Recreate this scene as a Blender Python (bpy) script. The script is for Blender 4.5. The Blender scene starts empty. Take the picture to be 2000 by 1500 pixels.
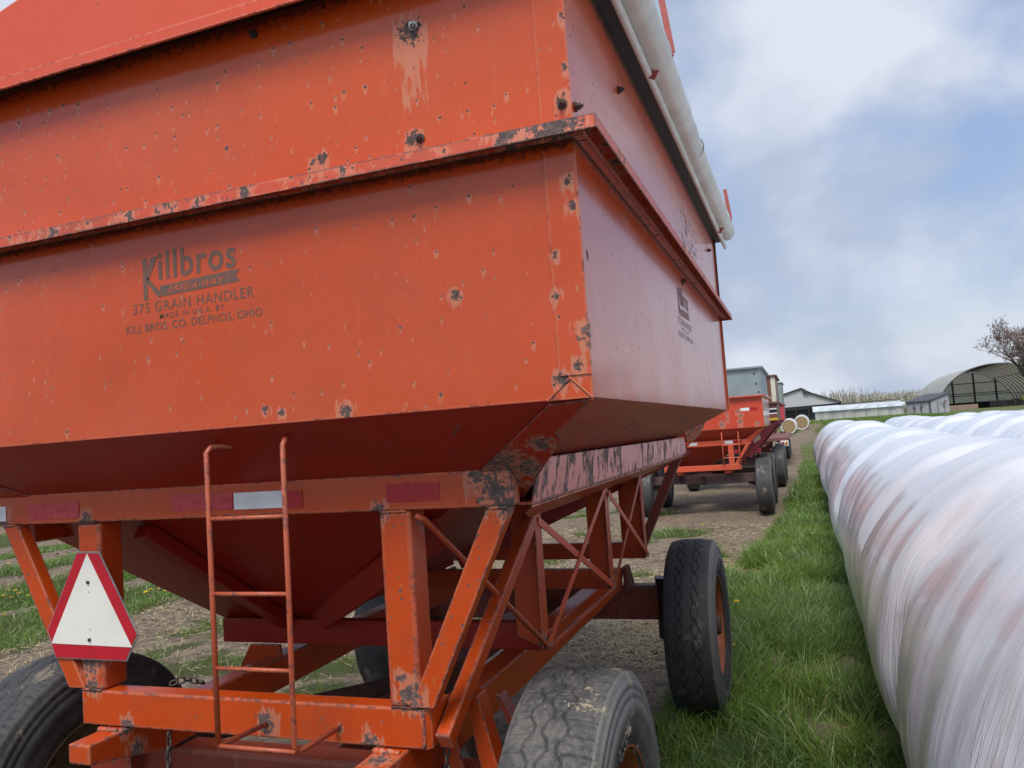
import bpy, bmesh, math, random
import numpy as np
from mathutils import Vector, Matrix
random.seed(7); RNG = np.random.default_rng(7)
SC = bpy.context.scene
COL = SC.collection
R = math.radians

# ------------------------------------------------------------------ camera
YAW, PITCH, ROLL, F, H = 19.85, 3.83, -4.0, 1540.0, 1.75
def cam_axes():
    y, p, r = R(YAW), R(PITCH), R(ROLL)
    f = Vector((-math.sin(y)*math.cos(p), math.cos(y)*math.cos(p), math.sin(p)))
    rt = Vector((math.cos(y), math.sin(y), 0)); up = rt.cross(f)
    return math.cos(r)*rt + math.sin(r)*up, -math.sin(r)*rt + math.cos(r)*up, f
CR, CU, CF = cam_axes()
cd = bpy.data.cameras.new('camera'); cam = bpy.data.objects.new('camera', cd); COL.objects.link(cam)
cam.matrix_world = Matrix(((CR.x, CU.x, -CF.x, 0), (CR.y, CU.y, -CF.y, 0), (CR.z, CU.z, -CF.z, H), (0, 0, 0, 1)))
cd.sensor_width = 36; cd.lens = F/2000*36; cd.clip_start = 0.05; cd.clip_end = 3000
SC.camera = cam
SC.view_settings.view_transform = 'Standard'; SC.view_settings.look = 'None'
SC.view_settings.exposure = 0.24; SC.view_settings.gamma = 1
SC.render.resolution_x = 1024; SC.render.resolution_y = 768

# ------------------------------------------------------------------ node helper
class NT:
    def __init__(s, tree): s.t = tree
    def n(s, typ, ins=None, **props):
        nd = s.t.nodes.new(typ)
        for k, v in props.items(): setattr(nd, k, v)
        if ins:
            for k, v in ins.items(): s.set(nd.inputs[k], v)
        return nd
    def set(s, sock, v):
        if isinstance(v, bpy.types.NodeSocket): s.t.links.new(v, sock)
        elif isinstance(v, bpy.types.Node): s.t.links.new(v.outputs[0], sock)
        else:
            if sock.type == 'RGBA' and len(v) == 3: v = (*v, 1)
            sock.default_value = v
    def m(s, op, a, b=0.0, c=None, clamp=False):
        ins = {0: a, 1: b}
        if c is not None: ins[2] = c
        return s.n('ShaderNodeMath', ins, operation=op, use_clamp=clamp).outputs[0]
    def vm(s, op, a, b=(0, 0, 0)):
        nd = s.n('ShaderNodeVectorMath', {0: a, 1: b}, operation=op)
        return nd.outputs['Value'] if op in ('LENGTH', 'DISTANCE', 'DOT_PRODUCT') else nd.outputs[0]
    def mix(s, f, a, b, bt='MIX'):
        nd = s.n('ShaderNodeMix', data_type='RGBA', blend_type=bt)
        s.set(nd.inputs[0], f); s.set(nd.inputs[6], a); s.set(nd.inputs[7], b); return nd.outputs[2]
    def ramp(s, v, lo, hi, a=0.0, b=1.0, smooth=True):
        return s.n('ShaderNodeMapRange', {0: v, 1: lo, 2: hi, 3: a, 4: b}, interpolation_type='SMOOTHSTEP' if smooth else 'LINEAR').outputs[0]
    def noise(s, vec, scale, detail=2.0, rough=0.5, dist=0.0, col=False):
        nd = s.n('ShaderNodeTexNoise', {'Vector': vec, 'Scale': scale, 'Detail': detail, 'Roughness': rough, 'Distortion': dist})
        return nd.outputs['Color' if col else 'Fac']
    def sep(s, v): return s.n('ShaderNodeSeparateXYZ', {0: v}).outputs
    def comb(s, x, y, z): return s.n('ShaderNodeCombineXYZ', {0: x, 1: y, 2: z}).outputs[0]

def newmat(name):
    m = bpy.data.materials.new(name); m.use_nodes = True
    t = m.node_tree; b = t.nodes['Principled BSDF']
    return m, NT(t), b

# ------------------------------------------------------------------ world, sun
SKYO = (11.3, -4.4, 0.0); SKYS = 16.1
SUN_EL, SUN_AZ = 56.0, 176.0       # azimuth measured clockwise from +Y
w = bpy.data.worlds.new('World'); SC.world = w; w.use_nodes = True
wt = w.node_tree; N = NT(wt); bg = wt.nodes['Background']
sky = N.n('ShaderNodeTexSky', sky_type='NISHITA', sun_disc=False, sun_elevation=R(SUN_EL), sun_rotation=R(SUN_AZ), altitude=200, air_density=1.0, dust_density=1.0, ozone_density=1.5)
tc = N.n('ShaderNodeTexCoord').outputs['Generated']
x, y, z = N.sep(tc)
pl = N.vm('MULTIPLY', tc, (1.0, 1.0, 1.25))
n1 = N.noise(N.vm('ADD', pl, SKYO), 3.2, 6, 0.50, 0.25)
n2 = N.noise(N.vm('ADD', pl, (3.1, 1.7, 4.0)), 1.5, 3, 0.5)
n3 = N.noise(N.vm('ADD', pl, (SKYS, -2.7, 2.0)), 3.6, 6, 0.50, 0.2)
cover = N.ramp(N.m('ADD', N.m('MULTIPLY', n1, 0.7), N.m('MULTIPLY', n2, 0.3)), 0.41, 0.56)
cover = N.m('MULTIPLY_ADD', cover, 0.85, 0.12)
cover = N.m('MAXIMUM', cover, N.ramp(z, 0.20, 0.02, 0.0, 0.97))
shade = N.ramp(n3, 0.38, 0.62)
cloud = N.mix(shade, (3.8, 4.5, 5.9), (6.4, 6.8, 7.7))
sundir = Vector((math.sin(R(SUN_AZ))*math.cos(R(SUN_EL)), math.cos(R(SUN_AZ))*math.cos(R(SUN_EL)), math.sin(R(SUN_EL))))
near = N.ramp(N.vm('DOT_PRODUCT', N.vm('NORMALIZE', tc), tuple(sundir)), 0.1, 1.0, 1.0, 1.35)
cloud = N.vm('SCALE', cloud); wt.nodes[-1].inputs['Scale'].default_value = 1
N.set(wt.nodes[-1].inputs['Scale'], near)
skyb = N.vm("SCALE", N.vm("MULTIPLY", sky.outputs[0], (1.04, .97, 1.0))); wt.nodes[-1].inputs['Scale'].default_value = 1.9; N.set(wt.nodes[-1].inputs['Scale'], N.ramp(z, 0.0, .42, .8, 1.55))
N.set(bg.inputs['Color'], N.mix(cover, skyb, cloud))
bg.inputs['Strength'].default_value = 0.1
sl = bpy.data.lights.new('sun', 'SUN'); so = bpy.data.objects.new('sun', sl); COL.objects.link(so)
sl.energy = 2.6; sl.angle = R(24); sl.color = (1.0, 0.95, 0.88)
so.rotation_euler = (-sundir).to_track_quat('-Z', 'Y').to_euler()

# ------------------------------------------------------------------ pixel of the photograph -> point on a plane of the place
def at(px, py, ax, val):
    d = CR*((px-1000)/F) + CU*(-(py-750)/F) + CF
    t = (val-(0, 0, H)[ax])/d[ax]
    return Vector((0, 0, H)) + d*t

# ------------------------------------------------------------------ object helpers
def tag(o, label=None, cat=None, group=None, kind=None):
    if label: o['label'] = label
    if cat: o['category'] = cat
    if group: o['group'] = group
    if kind: o['kind'] = kind
    return o
def empty(name, loc, rz=0.0, label=None, cat=None, group=None):
    o = bpy.data.objects.new(name, None); COL.objects.link(o); o.location = loc; o.rotation_euler = (0, 0, rz)
    o.empty_display_size = 0.2
    return tag(o, label, cat, group)
def copy_tree(o, parent=None):
    c = o.copy(); COL.objects.link(c); c.parent = parent
    for ch in list(o.children): copy_tree(ch, c)
    return c

class MB:
    def __init__(s): s.v = []; s.f = []; s.smooth = False
    def add(s, vs, fs):
        k = len(s.v); s.v += [tuple(v) for v in vs]; s.f += [tuple(i+k for i in f) for f in fs]; return s
    def box(s, x0, x1, y0, y1, z0, z1):
        vs = [(x0,y0,z0),(x1,y0,z0),(x1,y1,z0),(x0,y1,z0),(x0,y0,z1),(x1,y0,z1),(x1,y1,z1),(x0,y1,z1)]
        return s.add(vs, [(0,3,2,1),(4,5,6,7),(0,1,5,4),(1,2,6,5),(2,3,7,6),(3,0,4,7)])
    def beam(s, p, q, w, h, up=(0, 0, 1), cutp=None):
        """box from p to q, width w across, height h along up"""
        p, q = Vector(p), Vector(q); d = (q-p).normalized(); up = Vector(up)
        a = d.cross(up).normalized(); u = a.cross(d).normalized()
        vs = []
        for c in (p, q):
            for sa, su in ((-1,-1),(1,-1),(1,1),(-1,1)): vs.append(c+a*sa*w/2+u*su*h/2)
        return s.add(vs, [(0,1,2,3),(7,6,5,4),(0,4,5,1),(1,5,6,2),(2,6,7,3),(3,7,4,0)])
    def prism(s, poly, off):
        """3-D polygon extruded by vector off"""
        n = len(poly); off = Vector(off); a = [Vector(p) for p in poly]; vs = a+[p+off for p in a]
        return s.add(vs, [tuple(range(n)), tuple(range(2*n-1, n-1, -1))]+[((i+1) % n, i, i+n, (i+1) % n+n) for i in range(n)])
    def tube(s, pts, r, seg=10, cap=True, closed=False):
        pts = [Vector(p) for p in pts]; n = len(pts); k = len(s.v)
        rr = r if hasattr(r, '__len__') else [r]*n
        prev = None; vs = []; fs = []
        for i, p in enumerate(pts):
            if closed: d = (pts[(i+1) % n]-pts[i-1]).normalized()
            else: d = (pts[min(i+1, n-1)]-pts[max(i-1, 0)]).normalized()
            if prev is None:
                a = d.cross(Vector((0, 0, 1)) if abs(d.z) < .9 else Vector((1, 0, 0))).normalized()
            else: a = (prev-d*prev.dot(d)).normalized()
            prev = a; b = d.cross(a)
            for j in range(seg):
                t = 2*math.pi*j/seg; vs.append(p+(a*math.cos(t)+b*math.sin(t))*rr[i])
        m = n if closed else n-1
        for i in range(m):
            i2 = (i+1) % n
            for j in range(seg):
                j2 = (j+1) % seg; fs.append((i*seg+j, i*seg+j2, i2*seg+j2, i2*seg+j))
        if cap and not closed:
            fs.append(tuple(range(seg-1, -1, -1))); fs.append(tuple((n-1)*seg+j for j in range(seg)))
        s.add(vs, fs); return s
    def lathe_x(s, prof, nu=48, c=(0, 0, 0)):
        """profile (x, r) turned round the X axis"""
        vs = []; n = len(prof)
        for i in range(nu):
            t = 2*math.pi*i/nu
            for (x_, r_) in prof: vs.append((c[0]+x_, c[1]+r_*math.cos(t), c[2]+r_*math.sin(t)))
        fs = []
        for i in range(nu):
            i2 = (i+1) % nu
            for j in range(n-1): fs.append((i*n+j, i2*n+j, i2*n+j+1, i*n+j+1))
        return s.add(vs, fs)
    def build(s, name, mat, parent=None, bevel=0.0, smooth=False, off=None, label=None, seg=2):
        me = bpy.data.meshes.new(name)
        vs = s.v if off is None else [(v[0]-off[0], v[1]-off[1], v[2]-off[2]) for v in s.v]
        me.from_pydata(vs, [], s.f)
        bm = bmesh.new(); bm.from_mesh(me); bmesh.ops.recalc_face_normals(bm, faces=bm.faces); bm.to_mesh(me); bm.free()
        if smooth or bevel: me.shade_smooth() if smooth else None
        o = bpy.data.objects.new(name, me); COL.objects.link(o); o.parent = parent
        if mat: me.materials.append(mat)
        if bevel:
            b = o.modifiers.new('b', 'BEVEL'); b.width = bevel; b.segments = seg; b.limit_method = 'ANGLE'; b.angle_limit = R(40)
            b.harden_normals = False
        if label: o['label'] = label
        return o

# ------------------------------------------------------------------ materials
def paint(name, col, chips=1.0, edge=0.5, rough=0.34, grime=0.3, peel=0.0, spots=(), fade=0.25, wavy=0.0, rust=(.072, .047, .042), halo=None, spec=0.5, speck=None, topdirt_shade=None, flat=False, coat=0.0):
    """weathered sheet-metal paint: chips with pale halos and drips, rusted edges, grime"""
    m, n, b = newmat(name)
    P = n.n('ShaderNodeTexCoord').outputs['Object']
    halo = halo or (col[0]*.85+.06, col[1]*.8+.13, col[2]*.8+.095)
    low = n.noise(P, 1.3, 3, .5)
    base = n.mix(n.ramp(low, .35, .7, 0, fade), col, tuple(min(.9, c*.85+.045) for c in col))
    fine = n.noise(P, 38, 4, .6)
    base = n.mix(n.ramp(fine, .3, .75, 0, .16), base, tuple(c*.62 for c in col))
    # vertical run-off
    X, Y, Z = n.sep(P)
    run = n.noise(n.comb(n.m('MULTIPLY', X, 26), n.m('MULTIPLY', Y, 26), n.m('MULTIPLY', Z, 1.6)), 1.0, 3, .6)
    base = n.mix(n.m('MULTIPLY', n.ramp(run, .56, .78), .22*max(.5, grime*2)), base, halo)
    gr = n.noise(P, 3.1, 6, .65)
    base = n.mix(n.m('MULTIPLY', n.ramp(gr, .48, .72), grime*.55), base, (.10, .055, .035))
    masks = []; halos = []
    jit = n.vm('SCALE', n.vm('SUBTRACT', n.noise(P, 95, 2, .6, col=True), (.5, .5, .5)))
    n.t.nodes[-1].inputs['Scale'].default_value = .012
    Pj = n.vm('ADD', P, jit)
    jx, jy, jz = n.sep(Pj)
    P2 = n.comb(n.m('ADD', jx, jy), n.m('ADD', jz, n.m('MULTIPLY', n.m('SUBTRACT', jy, jx), 0.0 if flat else .45)), 0.0)
    for sc, thr, rmax in ((8.0, .55, .050), (17.0, .66, .085), (33.0, .66, .13)):
        vo = n.n('ShaderNodeTexVoronoi', {'Vector': P2, 'Scale': sc, 'Randomness': 1.0}, voronoi_dimensions='2D')
        cr, cg, cb = n.sep(vo.outputs['Color'])
        d = n.vm('SUBTRACT', P2, vo.outputs['Position'])
        dx, dz, dy = n.sep(d)
        dzu = n.m('MULTIPLY', n.m('MAXIMUM', dz, 0.0), 1.0)
        dzd = n.m('MULTIPLY', n.m('MINIMUM', dz, 0.0), .30)
        dist = n.m('MULTIPLY', n.vm('LENGTH', n.comb(dx, dy, n.m('ADD', dzu, dzd))), sc)
        dist0 = n.m('MULTIPLY', n.vm('LENGTH', d), sc)
        act = n.m('GREATER_THAN', n.m('ADD', cr, n.m('MULTIPLY', n.m('SUBTRACT', n.noise(P, 1.7, 2, .5), .5), .9)), 1-(1-thr)*min(1.6, chips))
        rad = n.m('MULTIPLY', n.m('POWER', cg, 2.2), rmax*(.75+.25*chips))
        masks.append(n.m('MULTIPLY', act, n.m('LESS_THAN', n.m('ADD', dist0, n.m('MULTIPLY', n.m('SUBTRACT', n.noise(P, 130, 3, .6), .5), .09)), rad)))
        halos.append(n.m('MULTIPLY', n.m('MULTIPLY', act, n.ramp(n.m('DIVIDE', dist if flat else dist0, n.m('ADD', n.m('MULTIPLY', rad, 1.5 if flat else 1.15), (.030 if sc > 10 else .016) if flat else .012)), 1.0, .70)), n.m('MULTIPLY_ADD', cb, .8, .3, clamp=True)))
    # wear clusters
    cl = n.m('MULTIPLY', n.ramp(n.noise(P, 2.3, 2, .5), .60, .72), n.ramp(n.noise(P, 55, 4, .65), .60, .63))
    masks.append(n.m('MULTIPLY', cl, min(1, chips)))
    if edge > 0:
        bv = n.n('ShaderNodeBevel', {'Radius': .008}, samples=4)
        g = n.n('ShaderNodeNewGeometry')
        e = n.m('SUBTRACT', 1.0, n.vm('DOT_PRODUCT', bv.outputs[0], g.outputs['Normal']))
        en = n.m('MULTIPLY', n.ramp(n.noise(P, 34, 4, .7), .57-.10*edge, .60-.10*edge), n.ramp(n.noise(P, 5, 3, .6), .50-.10*edge, .54-.10*edge))
        masks.append(n.m('MULTIPLY', n.ramp(e, .002, .012), en))
        halos.append(n.m('MULTIPLY', n.ramp(e, .002, .02), .75))
    if peel > 0:
        pn = n.noise(n.comb(n.m('MULTIPLY', X, 14), n.m('MULTIPLY', n.m('SUBTRACT', Y, n.m('MULTIPLY', Z, .45)), 15), n.m('MULTIPLY', Z, 7)), 1.0, 7, .72)
        masks.append(n.ramp(pn, .615-.085*peel, .63-.085*peel))
        halos.append(n.m('MULTIPLY', n.ramp(pn, .56-.12*peel, .60-.12*peel), .9))
    wob = n.noise(P, 62, 4, .72)
    for (sx, sy, sz, rr, drip) in spots:
        d = n.vm('SUBTRACT', P, (sx, sy, sz)); dx, dy, dz = n.sep(d)
        dd = n.m('ADD', n.m('MAXIMUM', dz, 0.0), n.m('MULTIPLY', n.m('MINIMUM', dz, 0.0), 1/(1+drip)))
        L0 = n.m('DIVIDE', n.vm('LENGTH', d), rr*1.1); L1 = n.m('DIVIDE', n.vm('LENGTH', n.comb(dx, dy, dd)), rr)
        masks.append(n.m('GREATER_THAN', n.m('SUBTRACT', wob, n.m('MULTIPLY', L0, .26)), .33))
        halos.append(n.ramp(n.m('SUBTRACT', n.noise(n.comb(n.m('MULTIPLY', X, 60), n.m('MULTIPLY', Y, 60), n.m('MULTIPLY', Z, 12)), 1, 3, .6), n.m('MULTIPLY', L1, .28)), .10, .22))
    if speck:   # band of fine vertical flecks around a point, radii
        (cx_, cy_, cz_), (rx, ry, rz) = speck
        d = n.vm('DIVIDE', n.vm('SUBTRACT', P, (cx_, cy_, cz_)), (rx, ry, rz))
        a = n.ramp(n.vm('LENGTH', d), 1.0, .2)
        fl = n.noise(n.comb(n.m('MULTIPLY', X, 70), n.m('MULTIPLY', Y, 30), n.m('MULTIPLY', Z, 38)), 1, 3, .6)
        masks.append(n.m('GREATER_THAN', n.m('ADD', fl, n.m('MULTIPLY', a, .14)), .71))
    mk = masks[0]
    for q in masks[1:]: mk = n.m('MAXIMUM', mk, q)
    hl = halos[0]
    for q in halos[1:]: hl = n.m('MAXIMUM', hl, q)
    rustc = n.mix(n.ramp(n.noise(P, 70, 3, .6), .35, .7), rust, tuple(c*1.9+.015 for c in rust))
    c = n.mix(n.m('MULTIPLY', hl, .8), base, halo)
    if topdirt_shade:   # ragged dark band: mould, plus ledge shade painted onto the lower panel
        z1, hgt = topdirt_shade
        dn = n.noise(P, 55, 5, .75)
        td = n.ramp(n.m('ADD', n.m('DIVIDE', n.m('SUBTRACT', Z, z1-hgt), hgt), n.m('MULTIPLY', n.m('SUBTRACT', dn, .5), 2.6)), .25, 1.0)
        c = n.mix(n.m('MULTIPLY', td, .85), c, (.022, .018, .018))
    c = n.mix(mk, c, rustc)
    n.set(b.inputs['Base Color'], c)
    ro = n.m('ADD', rough-.05, n.m('MULTIPLY', n.noise(P, 12, 3, .6), .12))
    ro = n.m('ADD', ro, n.m('MULTIPLY', hl, .2))
    ro = n.m('ADD', n.m('MULTIPLY', ro, n.m('SUBTRACT', 1.0, mk)), n.m('MULTIPLY', mk, .85))
    n.set(b.inputs['Roughness'], ro)
    b.inputs['Specular IOR Level'].default_value = spec
    n.set(b.inputs['Coat Weight'], n.m('MULTIPLY', n.m('SUBTRACT', 1.0, mk), coat)); b.inputs['Coat Roughness'].default_value = .13; b.inputs['Coat IOR'].default_value = 1.5
    hgt = n.m('SUBTRACT', n.m('MULTIPLY', n.noise(P, 120, 2, .5), .10), n.m('MULTIPLY', mk, .8))
    bp = n.n('ShaderNodeBump', {'Height': hgt, 'Strength': .25, 'Distance': .002})
    if wavy:
        bp2 = n.n('ShaderNodeBump', {'Height': n.noise(P, 2.2, 1.5, .4), 'Strength': wavy, 'Distance': .04}); n.set(bp.inputs['Normal'], bp2.outputs[0])
    n.set(b.inputs['Normal'], bp.outputs[0])
    return m

def plain(name, col, rough=.6, metal=0.0, var=.2, scale=8.0, bump=.0, spec=.5, col2=None, emit=0):
    m, n, b = newmat(name)
    P = n.n('ShaderNodeTexCoord').outputs['Object']
    f = n.noise(P, scale, 5, .6)
    c2 = col2 or tuple(c*(1-var*2) for c in col)
    n.set(b.inputs['Base Color'], n.mix(n.ramp(f, .3, .7), col, c2))
    b.inputs['Roughness'].default_value = rough; b.inputs['Metallic'].default_value = metal; b.inputs['Specular IOR Level'].default_value = spec
    if bump:
        n.set(b.inputs['Normal'], n.n('ShaderNodeBump', {'Height': n.noise(P, scale*6, 4, .6), 'Strength': bump, 'Distance': .01}).outputs[0])
    return m

ORANGE = (.50, .060, .003)
W1 = Vector((-1.70, 1.80, 0))
def loc1(px, py, ax, val):
    p = at(px, py, ax, val)-W1; return p
def sp(px, py, r, drip, ax=1, val=1.8):
    p = loc1(px, py, ax, val); return (p.x, p.y, p.z, r, drip)
M = {}
M['lower'] = paint('orange_paint_lower', ORANGE, .62, .35, .30, .28, wavy=.9, topdirt_shade=(2.45, .035), flat=True, coat=.62, spec=.18,
    spots=[sp(890, 578, .016, .5), sp(675, 803, .022, .3), sp(518, 800, .014, .2), sp(550, 806, .014, .2), sp(1132, 710, .016, 1), sp(1100, 742, .026, .3), sp(1108, 352, .014, 1), sp(1120, 402, .014, 1), sp(1150, 650, .030, .2, 0, -.45), sp(1147, 495, .014, 0, 0, -.45), sp(1086, 575, .016, .4), sp(1085, 500, .012, .4)])
M['upper'] = paint('orange_paint_upper', (.55, .072, .006), 1.15, .35, .34, .22, wavy=.9, topdirt_shade=(2.965, .045), flat=True, coat=.62, spec=.18,
    spots=[sp(800, 62, .040, 2.5), sp(806, 272, .024, 2.5), sp(630, 308, .018, 2.5), sp(612, 318, .012, 2.5), sp(1105, 130, .012, 1), sp(1098, 190, .016, 1.5), sp(1098, 35, .010, 2)],
    speck=((1.25, 2.25, 2.68), (.3, .75, .26)))
M['hopper'] = paint('shaded_hopper_paint', (.27, .012, .004), .5, 0, .42, .25, fade=.2, halo=(.22, .03, .02), spec=.3)  # wagon orange darkened: underside shade is put into the colour
M['slope'] = paint('dirty_slope_paint', (.34, .040, .018), .6, 0, .45, .7, peel=.3, halo=(.30, .08, .05), coat=.08, spec=.3)
M['gusset'] = paint('shaded_gusset_paint', (.32, .020, .005), 1.2, .9, .42, .45, spec=.3, spots=[(.93, .18, 1.66, .07, 0), (.90, .24, 1.63, .07, 0), (1.0, .22, 1.66, .04, 0), (1.07, .13, 1.72, .03, 0)])  # orange darkened towards the hopper tone, painting in the shade below the box
M['frame'] = paint('orange_frame_paint', (.48, .055, .003), 1.2, .75, .34, .3, fade=.25, spots=[(.90, .23, 1.61, .06, 0), (.84, .23, 1.65, .03, 0), (.93, .23, 1.57, .04, 0), (.72, .23, 1.60, .012, 0), (-.99, .23, 1.585, .035, 0), (-.60, .23, 1.575, .025, 0), (.60, .22, 1.04, .045, 0), (.575, .22, 1.09, .022, 0), (.46, .23, .90, .03, 0), (-.45, .23, .895, .03, 0), (.10, .23, .94, .035, 0), (.36, .23, .938, .014, 0), (-.60, .22, 1.09, .045, 0), (-.59, .22, 1.02, .03, 0), (-.452, .27, .81, .035, 0), (.53, .15, .889, .04, 0), (.735, 1.05, .98, .03, 0), (.735, 2.17, .97, .03, 0), (.08, .23, 1.40, .01, 0), (.53, .23, 1.555, .03, 0)])
M['ladderp'] = paint('ladder_paint', (.44, .050, .005), 1.4, .35, .36, .5)
M['skirt'] = paint('peeling_paint', (.60, .075, .028), .6, 1.0, .38, .2, peel=1.0, rust=(.10, .066, .056), halo=(.62, .19, .13), coat=.25)
M['ledge'] = paint('ledge_paint', (.56, .07, .020), 1.3, 1.6, .42, .7, peel=.35, halo=(.6, .20, .12), spots=[(1.22, -.07, 2.46, .07, 0), (1.10, -.07, 2.47, .04, 0), (-.05, -.07, 2.46, .02, 0), (.35, -.07, 2.46, .02, 0), (-.35, -.07, 2.46, .025, 0)])
M['cap'] = paint('cap_paint', (.66, .075, .018), .25, .5, .36, .10, halo=(.66, .26, .18))
M['bolster'] = plain('brown_bolster', (.10, .05, .045), .75, 0, .3, 6, .3, col2=(.07, .038, .036))
M['rust'] = plain('rusty_steel', (.12, .045, .03), .85, 0, .3, 20, .4, col2=(.05, .03, .026))
M['axle'] = paint('axle_paint', (.22, .035, .018), .8, .8, .55, 1.6)
M['dark'] = plain('grease_and_shade_black', (.012, .011, .011), .5, 0, .2, 20, .3)  # grease on pins and spindles; painted shade on the tarp rim flange
M['chain'] = plain('chain_steel', (.11, .10, .095), .5, .6, .3, 60, .3, col2=(.07, .045, .03))
M['bolt'] = plain('rusty_bolt', (.09, .075, .065), .6, .5, .3, 60, .3, col2=(.05, .03, .022))
M['boltz'] = plain('zinc_bolt', (.35, .35, .36), .4, .8, .2, 60, .2)
M['tarp'] = plain('tarp_vinyl', (.72, .72, .66), .45, 0, .12, 7, .25, col2=(.58, .58, .52))
M['stop'] = plain('faded_red_bracket', (.42, .09, .07), .45, 0, .2, 20)
M['white'] = plain('reflective_white', (.72, .74, .74), .35, 0, .06, 20)
M['red'] = plain('reflective_red', (.42, .012, .018), .3, 0, .2, 90, col2=(.30, .008, .012))
M['pinkred'] = plain('faded_reflective_red', (.50, .06, .07), .3, 0, .2, 40, col2=(.42, .02, .03))
M['smvred'] = plain('sign_red', (.47, .010, .024), .35, 0, .08, 10)
M['smvwhite'] = plain('sign_white', (.74, .73, .66), .5, 0, .05, 6, col2=(.66, .65, .57))
M['alu'] = plain('sign_rim', (.30, .30, .29), .5, .3, .2, 30)
M['ink'] = plain('faded_ink', (.10, .075, .055), .5, 0, .3, 30, col2=(.19, .075, .045))
M['ink2'] = plain('side_ink', (.22, .10, .085), .5, 0, .3, 30)
M['bannertext'] = plain('banner_text', (.50, .085, .03), .5, 0, .1, 30)
M['rim'] = plain('rim_orange', (.36, .085, .018), .55, 0, .3, 12, .2, col2=(.22, .06, .02))
M['rimtan'] = plain('rim_tan', (.26, .19, .09), .6, 0, .3, 14, .2, col2=(.12, .09, .05))
M['rimwhite'] = plain('rim_cream', (.50, .48, .38), .6, 0, .3, 14, .2, col2=(.30, .28, .22))

def tyre_mat(name, dust):
    m, n, b = newmat(name)
    P = n.n('ShaderNodeTexCoord').outputs['Object']
    a = n.noise(P, 5, 5, .65); f = n.noise(P, 60, 5, .75)
    X, Y, Z = n.sep(P)
    top = n.ramp(Z, .1, .5)
    k = n.m('MULTIPLY', n.ramp(n.m('ADD', n.m('MULTIPLY', a, .5), n.m('MULTIPLY', f, .5)), .36, .66), dust)
    c = n.mix(n.m('MULTIPLY', k, .8), (.026, .027, .031), (.20, .185, .16))
    rad_ = n.vm('LENGTH', n.comb(0.0, Y, Z)); sd = n.m('MULTIPLY', n.ramp(X, .118, .128), n.ramp(rad_, .345, .42))
    c = n.mix(n.m('MULTIPLY', sd, n.m('MULTIPLY_ADD', a, .5, .35)), c, (.22, .215, .195))
    c = n.mix(n.m('MULTIPLY', n.ramp(n.m('ADD', n.noise(P, 7, 3, .5), n.m('MULTIPLY', n.noise(P, 90, 3, .7), .35)), .80, .84), dust), c, (.36, .30, .20))
    gv = n.n('ShaderNodeAttribute', attribute_name='groove').outputs['Fac']
    c = n.mix(n.ramp(gv, .1, .8, 0, .5), c, (.010, .010, .011))
    n.set(b.inputs['Base Color'], c); b.inputs['Roughness'].default_value = .72
    n.set(b.inputs['Normal'], n.n('ShaderNodeBump', {'Height': n.noise(P, 150, 4, .7), 'Strength': .5, 'Distance': .003}).outputs[0])
    return m
M['tyre_dusty'] = tyre_mat('dusty_rubber', .85); M['tyre'] = tyre_mat('worn_rubber', .38); M['tyre_dark'] = tyre_mat('dark_rubber', .22)

# ------------------------------------------------------------------ wheels
def tri(t): t = t % 1.0; return abs(2*t-1)*2-1
def groove_fn(kind):
    def g(th, x_):
        s = 0.0
        if kind == 'block':
            for c, ph in ((-.058, 0), (-.012, .5), (.036, 0)):
                z_ = tri(th/(2*math.pi)*30+ph); cc = c+.011*max(-1, min(1, z_*1.7))
                s = max(s, 1-min(1, abs(x_-cc)/.005)**2)
            if x_ > .040:
                f = (th/(2*math.pi)*60+.18) % 1.0; s = max(s, 1-min(1, abs(f-.5)*.0545/.0042)**2 if abs(f-.5)*.0545 < .0042 else 0)
            if x_ < -.07:
                f = (th/(2*math.pi)*60+.18) % 1.0; s = max(s, .6*(1-min(1, abs(f-.5)*.0545/.003)**2) if abs(f-.5)*.0545 < .003 else 0)
        elif kind == 'chain':
            for c in (-.047, .042):
                for ph in (0, .5):
                    z_ = max(-1, min(1, tri(th/(2*math.pi)*34+ph)*1.6))
                    cc = c+(-.013 if ph else .013)+.008*z_
                    s = max(s, 1-min(1, abs(x_-cc)/.0036)**2)
                f = (th/(2*math.pi)*34) % 1.0
                if abs(x_-c) < .014 and abs(f-.5)*.096 < .0035: s = max(s, .9)
        else:
            for c in (-.055, 0, .055):
                cc = c+.007*math.sin(th*26+c*40)
                s = max(s, 1-min(1, abs(x_-cc)/.004)**2)
            if abs(x_) > .085:
                f = (th/(2*math.pi)*110) % 1.0
                if abs(f-.5)*.03 < .0025: s = max(s, .7)
        return s
    return g
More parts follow.
